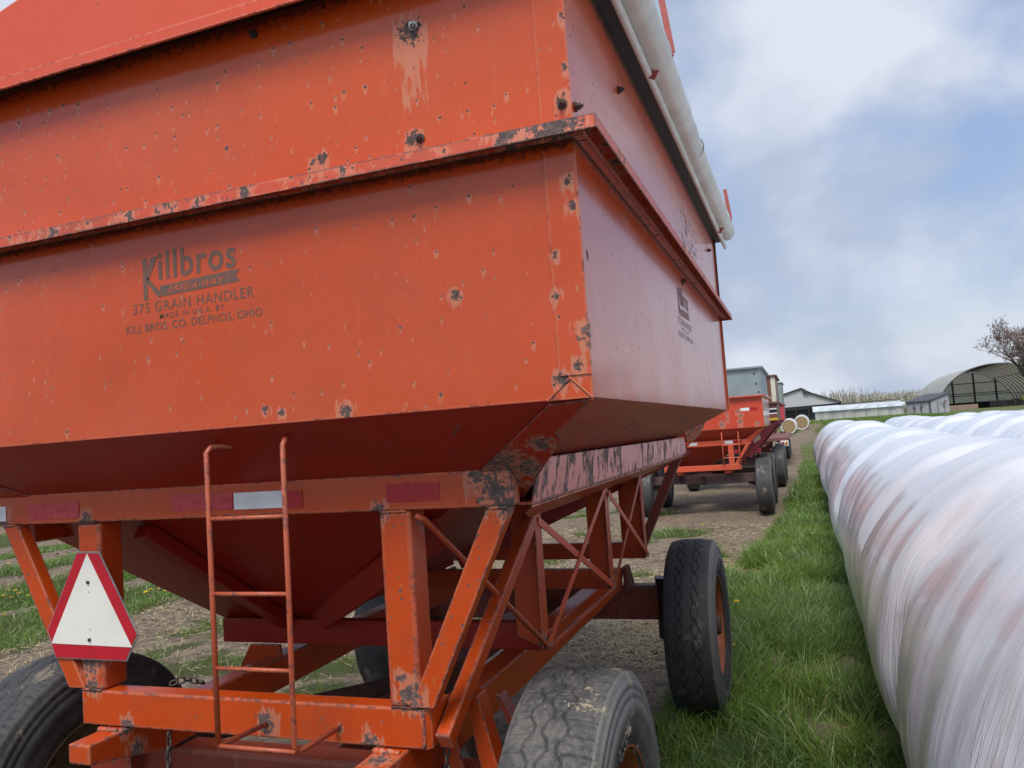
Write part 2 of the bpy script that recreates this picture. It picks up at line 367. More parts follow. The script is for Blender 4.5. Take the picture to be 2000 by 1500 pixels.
def tyre_mesh(kind, nu=600, nx=64):
    Rr = .52; prof = []
    side = [(.1235, .508), (.128, .500), (.133, .488), (.134, .480), (.1385, .477), (.140, .462), (.1375, .458), (.1425, .450), (.145, .436), (.1425, .432), (.1475, .424), (.1495, .405), (.149, .385), (.1455, .380), (.1455, .360), (.143, .335), (.141, .326), (.136, .318), (.131, .302), (.124, .292), (.118, .287)]
    prof += [(-x_, r_) for x_, r_ in reversed(side)]
    tread = [(-.121+.242*i/(nx-1)) for i in range(nx)]
    prof += [(x_, Rr-.010*(x_/.121)**2-.004*max(0, (abs(x_)-.108)/.013)) for x_ in tread]
    prof += side
    n = len(prof); i0 = len(side)
    vs = np.zeros((nu, n, 3)); gr_ = np.zeros((nu, n), np.float32); g = groove_fn(kind) if kind else None
    for i in range(nu):
        t = 2*math.pi*i/nu; c, s_ = math.cos(t), math.sin(t)
        for j, (x_, r_) in enumerate(prof):
            if g and i0 <= j < i0+nx: gq = g(t, x_); gr_[i, j] = gq; r_ = r_-.008*gq
            vs[i, j] = (x_, r_*c, r_*s_)
    fs = []
    for i in range(nu):
        i2 = (i+1) % nu
        for j in range(n-1): fs.append((i*n+j, i*n+j+1, i2*n+j+1, i2*n+j))
    me = bpy.data.meshes.new('tyre'); me.from_pydata([tuple(v) for v in vs.reshape(-1, 3)], [], fs); me.shade_smooth()
    at2 = me.attributes.new('groove', 'FLOAT', 'POINT'); at2.data.foreach_set('value', gr_.ravel())
    return me
TY = {'block': tyre_mesh('block', 900, 72), 'chain': tyre_mesh('chain', 900, 72), 'rib': tyre_mesh('rib', 800, 64), 'far': tyre_mesh(None, 64, 8)}
def rim_mb(hi=True):
    mb = MB(); nu = 48 if hi else 24
    mb.lathe_x([(.128, .292), (.130, .300), (.122, .298), (.115, .284), (.09, .270), (.05, .262), (.03, .255), (.028, .235), (.045, .20), (.055, .15), (.055, .11), (.02, .10), (.02, 0.001)], nu)
    mb.lathe_x([(-.128, .292), (-.130, .300), (-.122, .298), (-.115, .284), (-.09, .268), (-.03, .262), (.02, .255)], nu)
    return mb
def text_mesh(txt, size, bold=0.0, shear=0.0, space=1.0, extr=0.0):
    cu = bpy.data.curves.new('t', 'FONT'); cu.body = txt; cu.size = size; cu.offset = bold; cu.shear = shear; cu.space_character = space; cu.extrude = extr
    cu.align_x = 'LEFT'; cu.resolution_u = 4
    o = bpy.data.objects.new('t', cu); COL.objects.link(o)
    dg = bpy.context.evaluated_depsgraph_get(); dg.update()
    me = bpy.data.meshes.new_from_object(o.evaluated_get(dg)); 
    bpy.data.objects.remove(o); bpy.data.curves.remove(cu)
    return me
def wheel(parent, x_, y_, side, kind, tmat, rmat, hi=True, lettering=False, zc=.52):
    """side +1: outer face looks to +X"""
    g = bpy.data.objects.new('wheel', None); COL.objects.link(g); g.parent = parent; g.location = (x_, y_, zc); g.empty_display_size = .1
    if side < 0: g.rotation_euler = (0, 0, math.pi)
    t = bpy.data.objects.new('tyre', TY[kind].copy() if TY[kind].users and TY[kind].materials and TY[kind].materials[0] != tmat else TY[kind]); COL.objects.link(t); t.parent = g
    if not t.data.materials: t.data.materials.append(tmat)
    t.data.materials[0] = tmat
    t.rotation_euler = (random.uniform(0, 6) if kind == 'far' else 0, 0, 0)
    rim_mb(hi).build('rim', rmat, g, smooth=True)
    h = MB(); h.lathe_x([(.13, 0.001), (.13, .05), (.10, .06), (.055, .075), (.05, .11)], 24)
    if hi:
        for k in range(10):
            a = 2*math.pi*k/10; h.tube([(.05, .135*math.cos(a), .135*math.sin(a)), (.075, .135*math.cos(a), .135*math.sin(a))], .012, 6)
    h.build('hub', M['rust'], g)
    if lettering:
        me = text_mesh('11R22.5', .050, .0, 0, 1.05, .003)
        w_ = max(v.co.x for v in me.vertices)
        for v in me.vertices:
            a = math.pi/2+lettering_ang-(v.co.x-w_/2)/.36*-1
            rr = .330+v.co.y
            v.co = (.1468+v.co.z, rr*math.cos(a), rr*math.sin(a))
        o = bpy.data.objects.new('lettering', me); COL.objects.link(o); o.parent = g; me.materials.clear(); me.materials.append(tmat)
    return g
lettering_ang = .12

# ------------------------------------------------------------------ main wagon (local coords: x from centre, y from rear panel, z up)
def L(x_, y_, z_): return (x_, y_, z_)
def wagon_main():
    root = empty('gravity_wagon', W1, 0, 'large rusty orange gravity grain wagon in front with ladder, slow vehicle triangle and rolled tarp', 'grain wagon', 'grain wagons parked in a row')
    fr = M['frame']
    def wpt(p): return Vector(p)-W1
    # ---- lower box
    hw, Lb, zb, zl, zt = 1.25, 3.674, 1.83, 2.455, 2.985
    t = .004
    mb = MB(); mb.box(-hw, hw, 0, t, zb, zl); mb.build('rear_panel', M['lower'], root, .002)
    mb = MB(); mb.box(hw-t, hw, t+.001, Lb-t-.001, zb, zl); mb.build('side_panel', M['lower'], root, .002)
    mb = MB(); mb.box(-hw, -hw+t, t+.001, Lb-t-.001, zb, zl); mb.build('side_panel', M['lower'], root)
    mb = MB(); mb.box(-hw, hw, Lb-t, Lb, zb, zl); mb.build('front_panel', M['lower'], root)
    for z0, z1, mt in ((zb+.055, zl, 'lower'), (zl+.02, zt, 'upper')):
        mb = MB(); mb.prism([(hw-.078, -.004, z0), (hw+.002, -.004, z0), (hw+.002, -.004, z1), (hw-.078, -.004, z1)], (0, .0035, 0))
        mb.build('corner_strip', M[mt], root, .001)
    mb = MB(); mb.box(hw+.0, hw+.012, Lb-.012, Lb+.004, zb, zt); mb.build('corner_strip', M['lower'], root, .001)
    # ---- hopper
    A = [(-hw, 0, zb), (hw, 0, zb), (hw, Lb, zb), (-hw, Lb, zb)]
    bx0, bx1, by0, by1, bz = -.79, -.33, 1.10, Lb-1.10, 1.04
    B = [(bx0, by0, bz), (bx1, by0, bz), (bx1, by1, bz), (bx0, by1, bz)]
    def plate(name, a, b, c, d, mat):
        a, b, c, d = map(Vector, (a, b, c, d)); nrm = (b-a).cross(c-a).normalized()*.004
        mb = MB(); mb.prism([a, b, c, d], nrm); return mb.build(name, mat, root)
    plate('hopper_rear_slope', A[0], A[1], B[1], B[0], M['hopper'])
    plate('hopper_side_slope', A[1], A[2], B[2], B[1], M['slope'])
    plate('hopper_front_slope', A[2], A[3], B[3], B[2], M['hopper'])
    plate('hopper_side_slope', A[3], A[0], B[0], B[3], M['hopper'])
    mb = MB(); mb.box(bx0, bx1, by0, by1, bz-.03, bz-.002); mb.build('discharge_door', M['hopper'], root)
    # outward normal helpers for the rear slope
    nr = Vector((0, -.58, -.815))
    def S(px, py, o=0.0):
        n_ = Vector((0, .165, .23)); d = CR*((px-1000)/F)+CU*(-(py-750)/F)+CF
        P0 = Vector((0, 1.8, 1.83)); tt = n_.dot(P0-Vector((0, 0, H)))/n_.dot(d)
        q = Vector((0, 0, H))+d*tt-W1; return q-n_.normalized()*o
    # corner cover plate over the valley and its gusset
    pts_ = [S(1160, 776, .005), S(1086, 843, .005), S(1098, 856, .005), S(1022, 972, .005), S(960, 985, .005), S(938, 918, .005), S(1072, 788, .005)]
    pu = [loc1(1116, 738, 1, 1.8), loc1(1160, 776, 1, 1.8), loc1(1072, 787, 1, 1.8)]
    pu = [Vector((min(p.x, hw+.001), -.0085, max(p.z, zb-.001))) for p in pu]
    for f_ in (1, -1):
        def mir(p): return Vector((p[0]*f_, p[1], p[2]))
        mb = MB(); mb.prism([mir(p) for p in pts_], Vector((0, .58, .815))*.004); mb.build('corner_gusset', M['gusset'], root, .001)
        mb = MB(); mb.prism([mir(p) for p in pu], (0, .004, 0))
        rim_ = [mir(p)+Vector((0, -.001, 0)) for p in (pu[2], pu[0], pu[1])]
        mb.tube(rim_, .0035, 6); mb.build('corner_fold', M['ledge'] if False else M['lower'], root)
    # far corner bracket on the side
    mb = MB(); mb.prism([(.99, Lb-.30, 1.70), (1.10, Lb-.10, 1.765), (1.05, Lb+.06, 1.70), (.97, Lb-.02, 1.62)], (.004, 0, -.012)); mb.build('corner_gusset', M['skirt'], root)
    # stiffeners under the valleys
    mb = MB(); mb.beam(S(285, 1022, .03), S(597, 1222, .03), .07, .05, up=(0, -.58, -.815)); mb.build('hopper_stiffener', M['hopper'], root, .004)
    mb = MB(); mb.beam((.62, .42, 1.47), (-.30, 1.10, 1.03), .04, .10, up=(0, -.3, 1)); mb.build('hopper_stiffener', M['hopper'], root, .004)
    mb = MB(); mb.beam((.98, Lb-.20, 1.60), (-.30, Lb-1.10, 1.03), .04, .10, up=(0, .3, 1)); mb.build('hopper_stiffener', M['hopper'], root, .004)
    # ---- ledge ring between lower and upper box
    def ring(name, prof, mat, bev=.001):
        mb = MB(); n = len(prof); vs = []
        cs = [(-1, -1), (1, -1), (1, 1), (-1, 1)]
        for sx, sy in cs:
            for (o, z_) in prof:
                vs.append((sx*(hw+o), (-o if sy < 0 else Lb+o), z_))
        fs = []
        for k in range(4):
            k2 = (k+1) % 4
            for j in range(n): fs.append((k*n+j, k2*n+j, k2*n+(j+1) % n, k*n+(j+1) % n))
        mb.add(vs, fs); return mb.build(name, mat, root, bev)
    ring('ledge', [(0.001, 2.492), (.040, 2.482), (.072, 2.474), (.074, 2.440), (.070, 2.440), (.068, 2.470), (.038, 2.478), (.001, 2.486)], M['ledge'])
    ring('box_lip', [(0.001, 2.458), (.034, 2.456), (.034, 2.442), (.031, 2.442), (.031, 2.453), (.001, 2.454)], M['ledge'])
    # ---- upper extension
    mb = MB(); mb.box(-hw, hw, 0.0, t, zl+.002, zt-.01); mb.build('extension_rear_panel', M['upper'], root, .001)
    mb = MB(); mb.box(hw-t, hw, t+.001, Lb-t-.001, zl+.002, zt+.06); mb.build('extension_side_panel', M['upper'], root)
    mb = MB(); mb.box(-hw, -hw+t, t+.001, Lb-t-.001, zl+.002, zt+.06); mb.build('extension_side_panel', M['upper'], root)
    mb = MB(); mb.box(-hw, hw, Lb-t, Lb, zl+.002, zt); mb.build('extension_front_panel', M['upper'], root)
    # end caps (gables) with folded bottom flange
    for s_ in (0, 1):
        y0 = -.085 if s_ == 0 else Lb+.035; dy = .005
        zc0 = 2.932; pk = 3.31
        mb = MB(); mb.prism([(-hw-.03, y0, zc0), (hw+.01, y0, zc0), (hw+.01, y0, 3.0), (0.0, y0, pk), (-hw-.03, y0, 3.0)], (0, dy, 0))
        if s_ == 0:   # folded flange line
            mb.prism([(-hw-.03, y0-.004, zc0), (hw+.01, y0-.004, zc0), (hw+.01, y0-.004, zc0+.034), (-hw-.03, y0-.004, zc0+.034)], (0, .0035, 0))
        mb.build('end_cap', M['cap'], root, .001)
    # tarp roof
    mb = MB(); mb.prism([(-hw-.05, -.02, 3.035), (0, -.02, 3.315), (hw+.045, -.02, 3.04), (hw+.045, -.02, 3.032), (0, -.02, 3.305), (-hw-.05, -.02, 3.025)], (0, Lb+.05, 0)); mb.prism([(-hw-.02, -.079, 2.99), (0, -.079, 3.30), (hw, -.079, 2.99), (hw, -.079, 2.985), (0, -.079, 3.29), (-hw-.02, -.079, 2.985)], (0, .06, 0)); mb.build('tarp', M['tarp'], root)
    # tarp rim, flange coloured black as shade under the tarp overhang, roll tube
    mb = MB(); mb.box(hw+.001, hw+.046, .02, Lb+.08, 2.985, 2.990); mb.box(hw+.001, hw+.005, .02, Lb, 2.99, 3.04); mb.build('rim_shade_flange', M['dark'], root)
    mb = MB(); mb.tube([(hw+.056, .05, 2.985), (hw+.056, Lb+.05, 2.985), (hw+.062, Lb+.12, 2.972), (hw+.064, Lb+.15, 2.955)], [.0135, .0135, .0135, .011], 10)
    mb.prism([(hw+.045, .04, 2.99), (hw+.064, .04, 2.99), (hw+.055, .04, 3.05), (hw+.035, .04, 3.05)], (0, Lb, 0)); mb.build('tarp_edge', M['tarp'], root, smooth=False)
    mb = MB(); pts = []; rr = []
    for k in range(90):
        y_ = .0+(Lb+.11)*k/89
        pts.append((1.335+.004*math.sin(y_*2.2), y_, 3.055-.012*math.sin(math.pi*y_/Lb)+.002*math.sin(y_*9))); rr.append(.053+.0012*math.sin(y_*23)+.0009*math.sin(y_*57)+(.004 if 2.0 < y_ < 2.03 else 0))
    mb.tube(pts, rr, 28); mb.tube([(1.335, Lb+.11, 3.055), (1.338, Lb+.15, 3.05), (1.342, Lb+.19, 3.045)], [.049, .047, .03], 20)
    tr = mb.build('tarp_roll', M['tarp'], root, smooth=True)
    mb = MB(); mb.tube([(1.335+.053*math.cos(a), 1.93, 3.045+.053*math.sin(a)) for a in np.linspace(0, 2*math.pi, 28, endpoint=False)], .0022, 6, closed=True); mb.build('wire_clamp', M['rust'], tr)
    for yy in (.93, 3.40):
        mb = MB(); p0 = Vector((hw+.066, yy-.01, 2.965)); p1 = Vector((hw+.084, yy, 3.0)); p2 = Vector((1.392, yy+.01, 3.05)); p3 = Vector((1.372, yy, 3.245))
        for a, b_ in ((p0, p1), (p1, p2), (p2, p3)): mb.beam(a, b_, .006, .022, up=(1, .25, 0))
        mb.build('tarp_stop', M['stop'], root, .0008)
    # ---- frame
    xl, xr = -1.02, .943
    mb = MB(); mb.box(xl, xr, .23, .30, 1.562, 1.668); mb.build('rear_beam', fr, root, .006)
    mb = MB(); mb.box(xl, xr, Lb-.30, Lb-.23, 1.562, 1.668); mb.build('front_beam', fr, root, .006)
    for x0 in (.528, -.641):
        mb = MB(); mb.box(x0, x0+.1, .23, .33, 1.007, 1.561); mb.build('post', fr, root, .012, seg=3)
        mb = MB(); mb.box(x0, x0+.1, Lb-.33, Lb-.23, 1.007, 1.561); mb.build('post', fr, root, .012)
    def brace(x0, x1, y_, z0, z1, w_):   # in an XZ plane, horizontal cuts
        mb = MB(); mb.prism([(x0-w_/2, y_, z0), (x0+w_/2, y_, z0), (x1+w_/2, y_, z1), (x1-w_/2, y_, z1)], (0, .045, 0)); return mb
    brace(.635, .905, .222, 1.010, 1.560, .072).build('brace', fr, root, .004)
    brace(-.655, -.945, .222, 1.012, 1.560, .072).build('brace', fr, root, .004)
    brace(.635, .93, Lb-.27, .95, 1.560, .065).build('brace', M['axle'], root, .004)
    brace(-.655, -.945, Lb-.27, .95, 1.560, .065).build('brace', fr, root, .004)
    mb = MB(); mb.box(-.642, .634, .229, .30, .893, 1.006); mb.build('bumper', fr, root, .006)
    mb = MB(); mb.prism([(.634, .226, .893), (.652, .245, .893), (.652, .36, .893), (.634, .36, .893)], (0, 0, .113)); mb.build('bumper_end_plate', fr, root, .002)
    mb = MB(); mb.box(-.642, .64, Lb-.30, Lb-.23, .91, 1.006); mb.build('front_crossmember', fr, root, .006)
    # sills
    for x0, x1 in ((.482, .578), (-.540, -.452)):
        mb = MB(); mb.prism([(x0, .085, .889), (x0, 3.12, .889), (x0, 3.05, .770), (x0, .42, .755), (x0, .085, .828)], (x1-x0, 0, 0)); mb.build('sill', fr, root, .006)
    # cross members and side trusses
    for yy in (1.05, 2.17, 3.10):
        mb = MB(); mb.box(-.752, .728, yy, yy+.045, .945, 1.047); mb.build('cross_member', fr if yy > 2 else M['hopper'], root, .004)
        for s_ in (1,):
            xo, xi = (.728, .625) if s_ > 0 else (-.752, -.65)
            mb = MB(); mb.prism([(xi, yy-.002, 1.0), (xo, yy-.002, .955), (xo, yy-.002, 1.56), (xi, yy-.002, 1.56)] if s_ > 0 else [(xo, yy-.002, .955), (xi, yy-.002, 1.0), (xi, yy-.002, 1.56), (xo, yy-.002, 1.56)], (0, -.006, 0))
            xa = xo if s_ > 0 else xo-.006
            mb.box(xa, xa+.006, yy-.030, yy+.045, .955, 1.56)
            mb.build('truss_post', fr, root, .002)
    mb = MB(); mb.prism([(.975, .30, 1.556), (.975, Lb-.25, 1.556), (.722, Lb-.34, 1.452), (.722, 1.0, 1.452), (.90, .45, 1.525)], (0, 0, -.006)); mb.build('side_beam', fr, root)
    mb = MB(); mb.box(-.985, -.93, .305, Lb-.305, 1.49, 1.557); mb.build('side_beam', fr, root, .004)
    mb = MB(); mb.box(.746, .975, .30, Lb-.20, 1.558, 1.566); mb.build('side_flange', fr, root)
    mb = MB(); mb.prism([(.985, .29, 1.564), (.985, Lb-.22, 1.566), (.985, Lb-.31, 1.672), (.985, .36, 1.684)], (-.006, 0, 0)); mb.build('side_skirt', M['skirt'], root, .001)
    mb = MB(); mb.prism([(-.985, .29, 1.50), (-.985, Lb-.22, 1.50), (-.985, Lb-.31, 1.61), (-.985, .36, 1.61)], (.006, 0, 0)); mb.build('side_skirt', M['skirt'], root, .001)
    xo = .737
    for (y0, z0, y1, z1) in ((1.05, 1.43, 2.19, .955), (2.16, 1.475, 1.055, .968), (2.19, 1.43, 3.12, .965), (3.07, 1.45, 2.19, .955)):
        mb = MB(); mb.beam((xo+(0.007 if z1 > .96 else 0), y0, z0), (xo+(.007 if z1 > .96 else 0), y1, z1), .005, .030, up=(0, 0, 1)); mb.build('tie_bar', M['cap'] if y0 < 2.2 else fr, root)
    mb = MB(); mb.beam((.735, 1.06, .952), (.735, 2.2, .952), .018, .018); mb.build('side_rail', fr, root, .003)
    mb = MB(); mb.tube([(.640, .245, 1.545), (.655, .27, 1.53), (.745, 1.04, .965), (.742, 1.08, .957)], .0095, 10); mb.build('tie_rod', fr, root, smooth=True)
    mb = MB(); mb.beam((.715, 1.03, 1.44), (.677, .262, .905), .045, .055, up=(0, -1, 1)); mb.build('diagonal_strut', fr, root, .006)
    mb = MB(); mb.prism([(-.70, 1.06, .80), (-.46, 1.06, .80), (-.47, 1.06, .935), (-.62, 1.06, .935)], (0, .02, 0)); mb.build('sill_bracket', M['frame'], root, .002)
    # ---- weld beads where members meet
    def weld(pts, r_=.0042):
        mb = MB(); P_ = []; R_ = []
        for a, b_ in zip(pts[:-1], pts[1:]):
            a, b_ = Vector(a), Vector(b_); k_ = max(2, int((b_-a).length/.006))
            for q_ in range(k_): P_.append(a+(b_-a)*q_/k_+Vector((random.uniform(-1, 1), random.uniform(-1, 1), random.uniform(-1, 1)))*.0012); R_.append(r_*random.uniform(.7, 1.25))
        mb.tube(P_, R_, 6); mb.build('weld_bead', M['rust'] if random.random() < .3 else fr, root, smooth=True)
    weld([(.535, .228, 1.008), (.625, .228, 1.008)]); weld([(-.635, .228, 1.008), (-.545, .228, 1.008)])
    weld([(.535, .228, 1.560), (.625, .228, 1.560)]); weld([(-.635, .228, 1.560), (-.545, .228, 1.560)]); weld([(.87, .220, 1.561), (.94, .220, 1.561)]); weld([(-.98, .220, 1.561), (-.91, .220, 1.561)])
    weld([(.485, .20, .893), (.575, .20, .893)], .009); weld([(-.535, .20, .893), (-.455, .20, .893)], .009); weld([(.636, .226, .90), (.636, .226, 1.0)], .003)
    weld([(.095, .226, .933), (.110, .226, .941)], .007); weld([(.350, .226, .935), (.366, .226, .941)], .007)
    # ---- running gear
    yr, yf = .50, 3.20
    mb = MB(); mb.box(-.86, .80, yr-.06, yr+.06, .60, .745); mb.build('rear_axle', M['axle'], root, .012)
    mb = MB(); mb.box(-.80, .78, yf-.06, yf+.05, .56, .77); mb.build('front_axle', M['axle'], root, .012)
    for s_ in (1, -1):
        mb = MB(); mb.tube([(s_*.80, yf, .44), (s_*.80, yf, .80), (s_*.80, yf, .81)], [.045, .045, .052], 16); mb.tube([(s_*.78, yf, .53), (s_*1.10, yf, .52)], .035, 12); mb.build('king_pin', M['dark'], root)
        mb = MB(); mb.tube([(s_*.75, yr, .60), (s_*1.10, yr, .52)], .04, 12); mb.build('spindle', M['dark'], root)
        mb = MB(); xx = .58 if s_ > 0 else -.62
        mb.prism([(xx, yf-.13, .895), (xx, yf-.04, .90), (xx+.0, yf+.12, .72), (xx, yf-.10, .72)], (.03, 0, 0)); mb.build('axle_bracket', M['axle'], root, .003)
    # rear stake plates beside the right tyre
    mb = MB(); mb.prism([(.600, .41, .90), (.635, .41, .90), (.71, .41, .56), (.60, .41, .56)], (0, .012, 0)); mb.prism([(.66, .46, .97), (.70, .46, .97), (.79, .46, .62), (.72, .46, .62)], (0, .07, 0)); mb.build('stake_plate', fr, root, .002)
    mb = MB(); mb.prism([(.70, .60, .93), (.72, .60, .93), (.90, .60, .62), (.82, .60, .62)], (0, .05, 0)); mb.box(.62, .92, .40, .60, .60, .625); mb.build('stake_plate', M['axle'], root, .003)
    mb = MB(); mb.box(-.62, -.60, .38, .60, .60, .885); mb.build('stake_plate', M['axle'], root, .002)
    # reach and diagonal hounds
    mb = MB(); mb.box(-.06, .06, yr+.06, yf-.06, .60, .70); mb.build('reach_pole', M['axle'], root, .006)
    for s_ in (1, -1):
        mb = MB(); mb.beam((s_*.70, yr+.06, .70), (s_*.06, yr+1.0, .66), .06, .08); mb.build('reach_brace', M['rust'], root, .006)
    mb = MB(); mb.beam((0, yf, .62), (0, yf+1.7, .50), .08, .09); mb.tube([(0, yf+1.7, .50), (0, yf+1.8, .50)], .04, 10); mb.build('tongue', M['axle'], root, .006)
    # ---- ladder
    lad = MB(); yl = .02; r_ = .0078
    yl = 1.82-1.8; xA, xB = -1.597+1.70, -1.337+1.70
    lad.tube([(xA+.045, .075, 1.778), (xA+.015, .06, 1.783), (xA+.003, .035, 1.780), (xA, yl, 1.765), (xA, yl, 1.36), (xA-.002, yl, .955)], r_, 10)
    lad.tube([(xB-.040, .075, 1.785), (xB-.012, .06, 1.790), (xB-.003, .035, 1.787), (xB, yl, 1.772), (xB-.004, yl, 1.36), (xB-.010, yl, .965), (xB-.008, yl+.01, .947), (xB-.008, yl+.03, .945), (xB-.008, .232, .938)], r_, 10)
    lad.tube([(xA-.002, yl, .957), (xA-.002, yl+.01, .949), (xA-.002, .232, .935)], r_, 10)
    o = lad.build('ladder', M['ladderp'], root, smooth=True)
    for z_ in (1.5775, 1.368, 1.163, .950):
        mb = MB(); mb.tube([(xA+.004, yl, z_), (xB-.008, yl, z_)], .0062, 8); mb.build('rung', M['ladderp'], o, smooth=True)
    # ---- reflectors on the rear beam
    def refl(pa, pb, key, mat, lab):
        p, q = loc1(*pa, 1, 2.03), loc1(*pb, 1, 2.03)
        zm = (p.z+q.z)/2; hh = .026
        mb = MB(); mb.box(p.x, q.x, .2270, .2285, zm-hh, zm+hh); mb.build('reflector', M[mat], root, label=lab)
    refl((0, 988), (13, 1020), 0, 'white', 'white reflective strip at the left beam end')
    refl((55, 984), (155, 1013), 0, 'pinkred', 'red reflective strip above the triangle')
    refl((337, 966), (456, 995), 0, 'pinkred', 'faded pink reflective strip')
    refl((457, 961), (555, 993), 0, 'white', 'white reflective strip behind the ladder')
    refl((556, 961), (592, 990), 0, 'red', 'short red reflective strip')
    refl((754, 945), (860, 978), 0, 'red', 'dark red reflective strip above the post')
    # ---- slow vehicle emblem
    def q(px, py, o): v = loc1(px, py, 1, 2.015); return Vector((v.x, .215-o, v.z))
    hexa = [(150, 1077), (193, 1077), (270, 1240), (248, 1292), (108, 1286), (92, 1232)]
    mb = MB(); mb.prism([q(a, b_, 0) for a, b_ in hexa], (0, .004, 0)); sg = mb.build('slow_vehicle_emblem', M['alu'], root, .001)
    cx_, cy_ = 178, 1200
    inn = [(cx_+(a-cx_)*.972, cy_+(b_-cy_)*.972) for a, b_ in hexa]
    mb = MB(); mb.prism([q(a, b_, .0015) for a, b_ in inn], (0, .001, 0)); mb.build('red_border', M['smvred'], sg)
    mb = MB(); mb.prism([q(171, 1081, .003), q(259, 1264, .003), q(102, 1256, .003)], (0, .001, 0)); mb.build('white_triangle', M['smvwhite'], sg)
    for (a, b_) in ((174, 1137), (177, 1249)):
        v = q(a, b_, .004); mb = MB(); mb.tube([v+Vector((0, .002, 0)), v+Vector((0, -.004, 0))], .0055, 10); mb.build('bolt', M['bolt'], sg)
    for (a, b_) in ((175, 1156), (178, 1229)):
        v = q(a, b_, .0035); mb = MB(); mb.tube([v+Vector((0, .001, 0)), v+Vector((0, -.0005, 0))], .0018, 8); mb.build('bolt_hole', M['bolt'], sg)
    # ---- bolts on the box
    def hexbolt(p, axis, r_, mat):
        p = Vector(p); a = Vector(axis); mb = MB(); mb.tube([p, p+a*.004], r_*1.5, 14); mb.tube([p+a*.004, p+a*.014], r_, 6); mb.tube([p+a*.014, p+a*.02], r_*.5, 8); mb.build('bolt', M[mat], root)
    for px, py, mt in ((808, 52, 'boltz'), (821, 271, 'bolt'), (1099, 205, 'bolt'), (497, 68, 'bolt')):
        v = loc1(px, py, 1, 1.8); hexbolt((v.x, -.004 if px > 1050 else -.001, v.z), (0, -1, 0), .0085, mt)
    for px, py in ((1123, 209), (1207, 176), (1383, 489)):
        v = loc1(px, py, 0, -.45); hexbolt((hw+.001, max(.02, v.y), v.z), (1, 0, 0), .0085, 'bolt')
    v = loc1(1332, 552, 0, -.45); hexbolt((hw+.001, v.y, 2.40), (1, 0, 0), .011, 'rust')
    # ---- chains
    def chain(pts, n, nm='chain'):
        mb = MB(); P_ = [Vector(p) for p in pts]
        tot = sum((P_[i+1]-P_[i]).length for i in range(len(P_)-1))
        for k in range(n):
            d = tot*(k+.5)/n; acc = 0
            for i in range(len(P_)-1):
                l = (P_[i+1]-P_[i]).length
                if acc+l >= d: break
                acc += l
            c = P_[i]+(P_[i+1]-P_[i])*((d-acc)/l); u = (P_[i+1]-P_[i]).normalized()
            a = u.cross(Vector((.3, 1, .1)) if k % 2 else Vector((1, .3, .1))).normalized(); hl, wl = tot/n*.72, .0095
            loop = []
            for t_ in np.linspace(0, 2*math.pi, 16, endpoint=False):
                loop.append(c+a*wl*math.cos(t_)+u*((hl-wl)*(1 if math.sin(t_) > 0 else -1)*min(1, abs(math.sin(t_))*3)+wl*math.sin(t_))*.8)
            mb.tube(loop, .0036, 7, closed=True)
        mb.build(nm, M['chain'], root, smooth=True)
    chain([(.660, .33, .955), (.662, .31, .88), (.655, .30, .70), (.650, .30, .60)], 13)
    chain([(-.285, .24, .885), (-.292, .24, .80), (-.287, .24, .68)], 8)
    chain([(-.36, .33, 1.005), (-.30, .34, 1.02), (-.23, .34, 1.012)], 5)
    # ---- lettering
    def put(me, mat, origin, ux, off, parent=root, name='lettering'):
        o_ = bpy.data.objects.new(name, me); COL.objects.link(o_); o_.parent = parent
        me.materials.clear(); me.materials.append(mat)
        ux = Vector(ux)
        for v in me.vertices: v.co = Vector(origin)+ux*v.co.x+Vector((0, 0, 1))*v.co.y+Vector(off)*(1+v.co.z*0)
        return o_
    def fit(txt, w_, h_, bold=0, shear=0, space=1.0):
        me = text_mesh(txt, 1.0, bold, shear, space)
        xs = [v.co.x for v in me.vertices]; ys = [v.co.y for v in me.vertices]
        for v in me.vertices: v.co = ((v.co.x-min(xs))/(max(xs)-min(xs))*w_, (v.co.y-min(ys))/(max(ys)-min(ys))*h_, 0)
        return me
    def decal(org, ux, nrm, ink, btxt, s_=1.0):
        org = Vector(org); ux = Vector(ux); n_ = Vector(nrm)*.0009
        def P(u, v_): return org+ux*u*s_+Vector((0, 0, v_*s_))
        put(fit('illbros', .278*s_, .085*s_, .018, 0, 1.1), ink, P(.130, .150), ux, n_)
        mb = MB(); off = n_
        def poly(pts):
            k = len(mb.v); mb.v += [tuple(P(*p)+off) for p in pts]; mb.f.append(tuple(range(k, k+len(pts))))
        poly([(.072, .098), (.088, .098), (.088, .222), (.072, .222)])
        poly([(.0885, .150), (.130, .222), (.106, .222), (.0885, .194)])
        poly([(.0885, .166), (.0885, .145), (.125, .102), (.140, .102), (.133, .117)])
        poly([(.1405, .102), (.418, .110), (.405, .128), (.418, .146), (.134, .1325), (.134, .1172)])
        o_ = mb.build('banner_emblem', ink, root)
        put(fit('EASE-A-WAY', .20*s_, .019*s_, .014, .35, 1.1), btxt, P(.165, .1105)+n_*.5, ux, n_)
        put(fit('375 GRAIN HANDLER', .432*s_, .030*s_, .004, 0, 1.15), ink, P(.030, .060), ux, n_)
        put(fit('MADE IN U.S.A. BY', .232*s_, .016*s_, .002, 0, 1.2), ink, P(.128, .036), ux, n_)
        put(fit('KILL BROS. CO. DELPHOS, OHIO', .488*s_, .027*s_, .003, 0, 1.05), ink, P(0, .0), ux, n_)
    decal((-.154, 0, 2.128), (1, 0, 0), (0, -1, 0), M['ink'], M['bannertext'])
    decal((hw, 1.55, 2.125), (0, 1, 0), (1, 0, 0), M['ink2'], M['bannertext'], 1.0)
    # ---- wheels
    wheel(root, 1.005, .50, 1, 'block', M['tyre_dusty'], M['rim'], True, True)
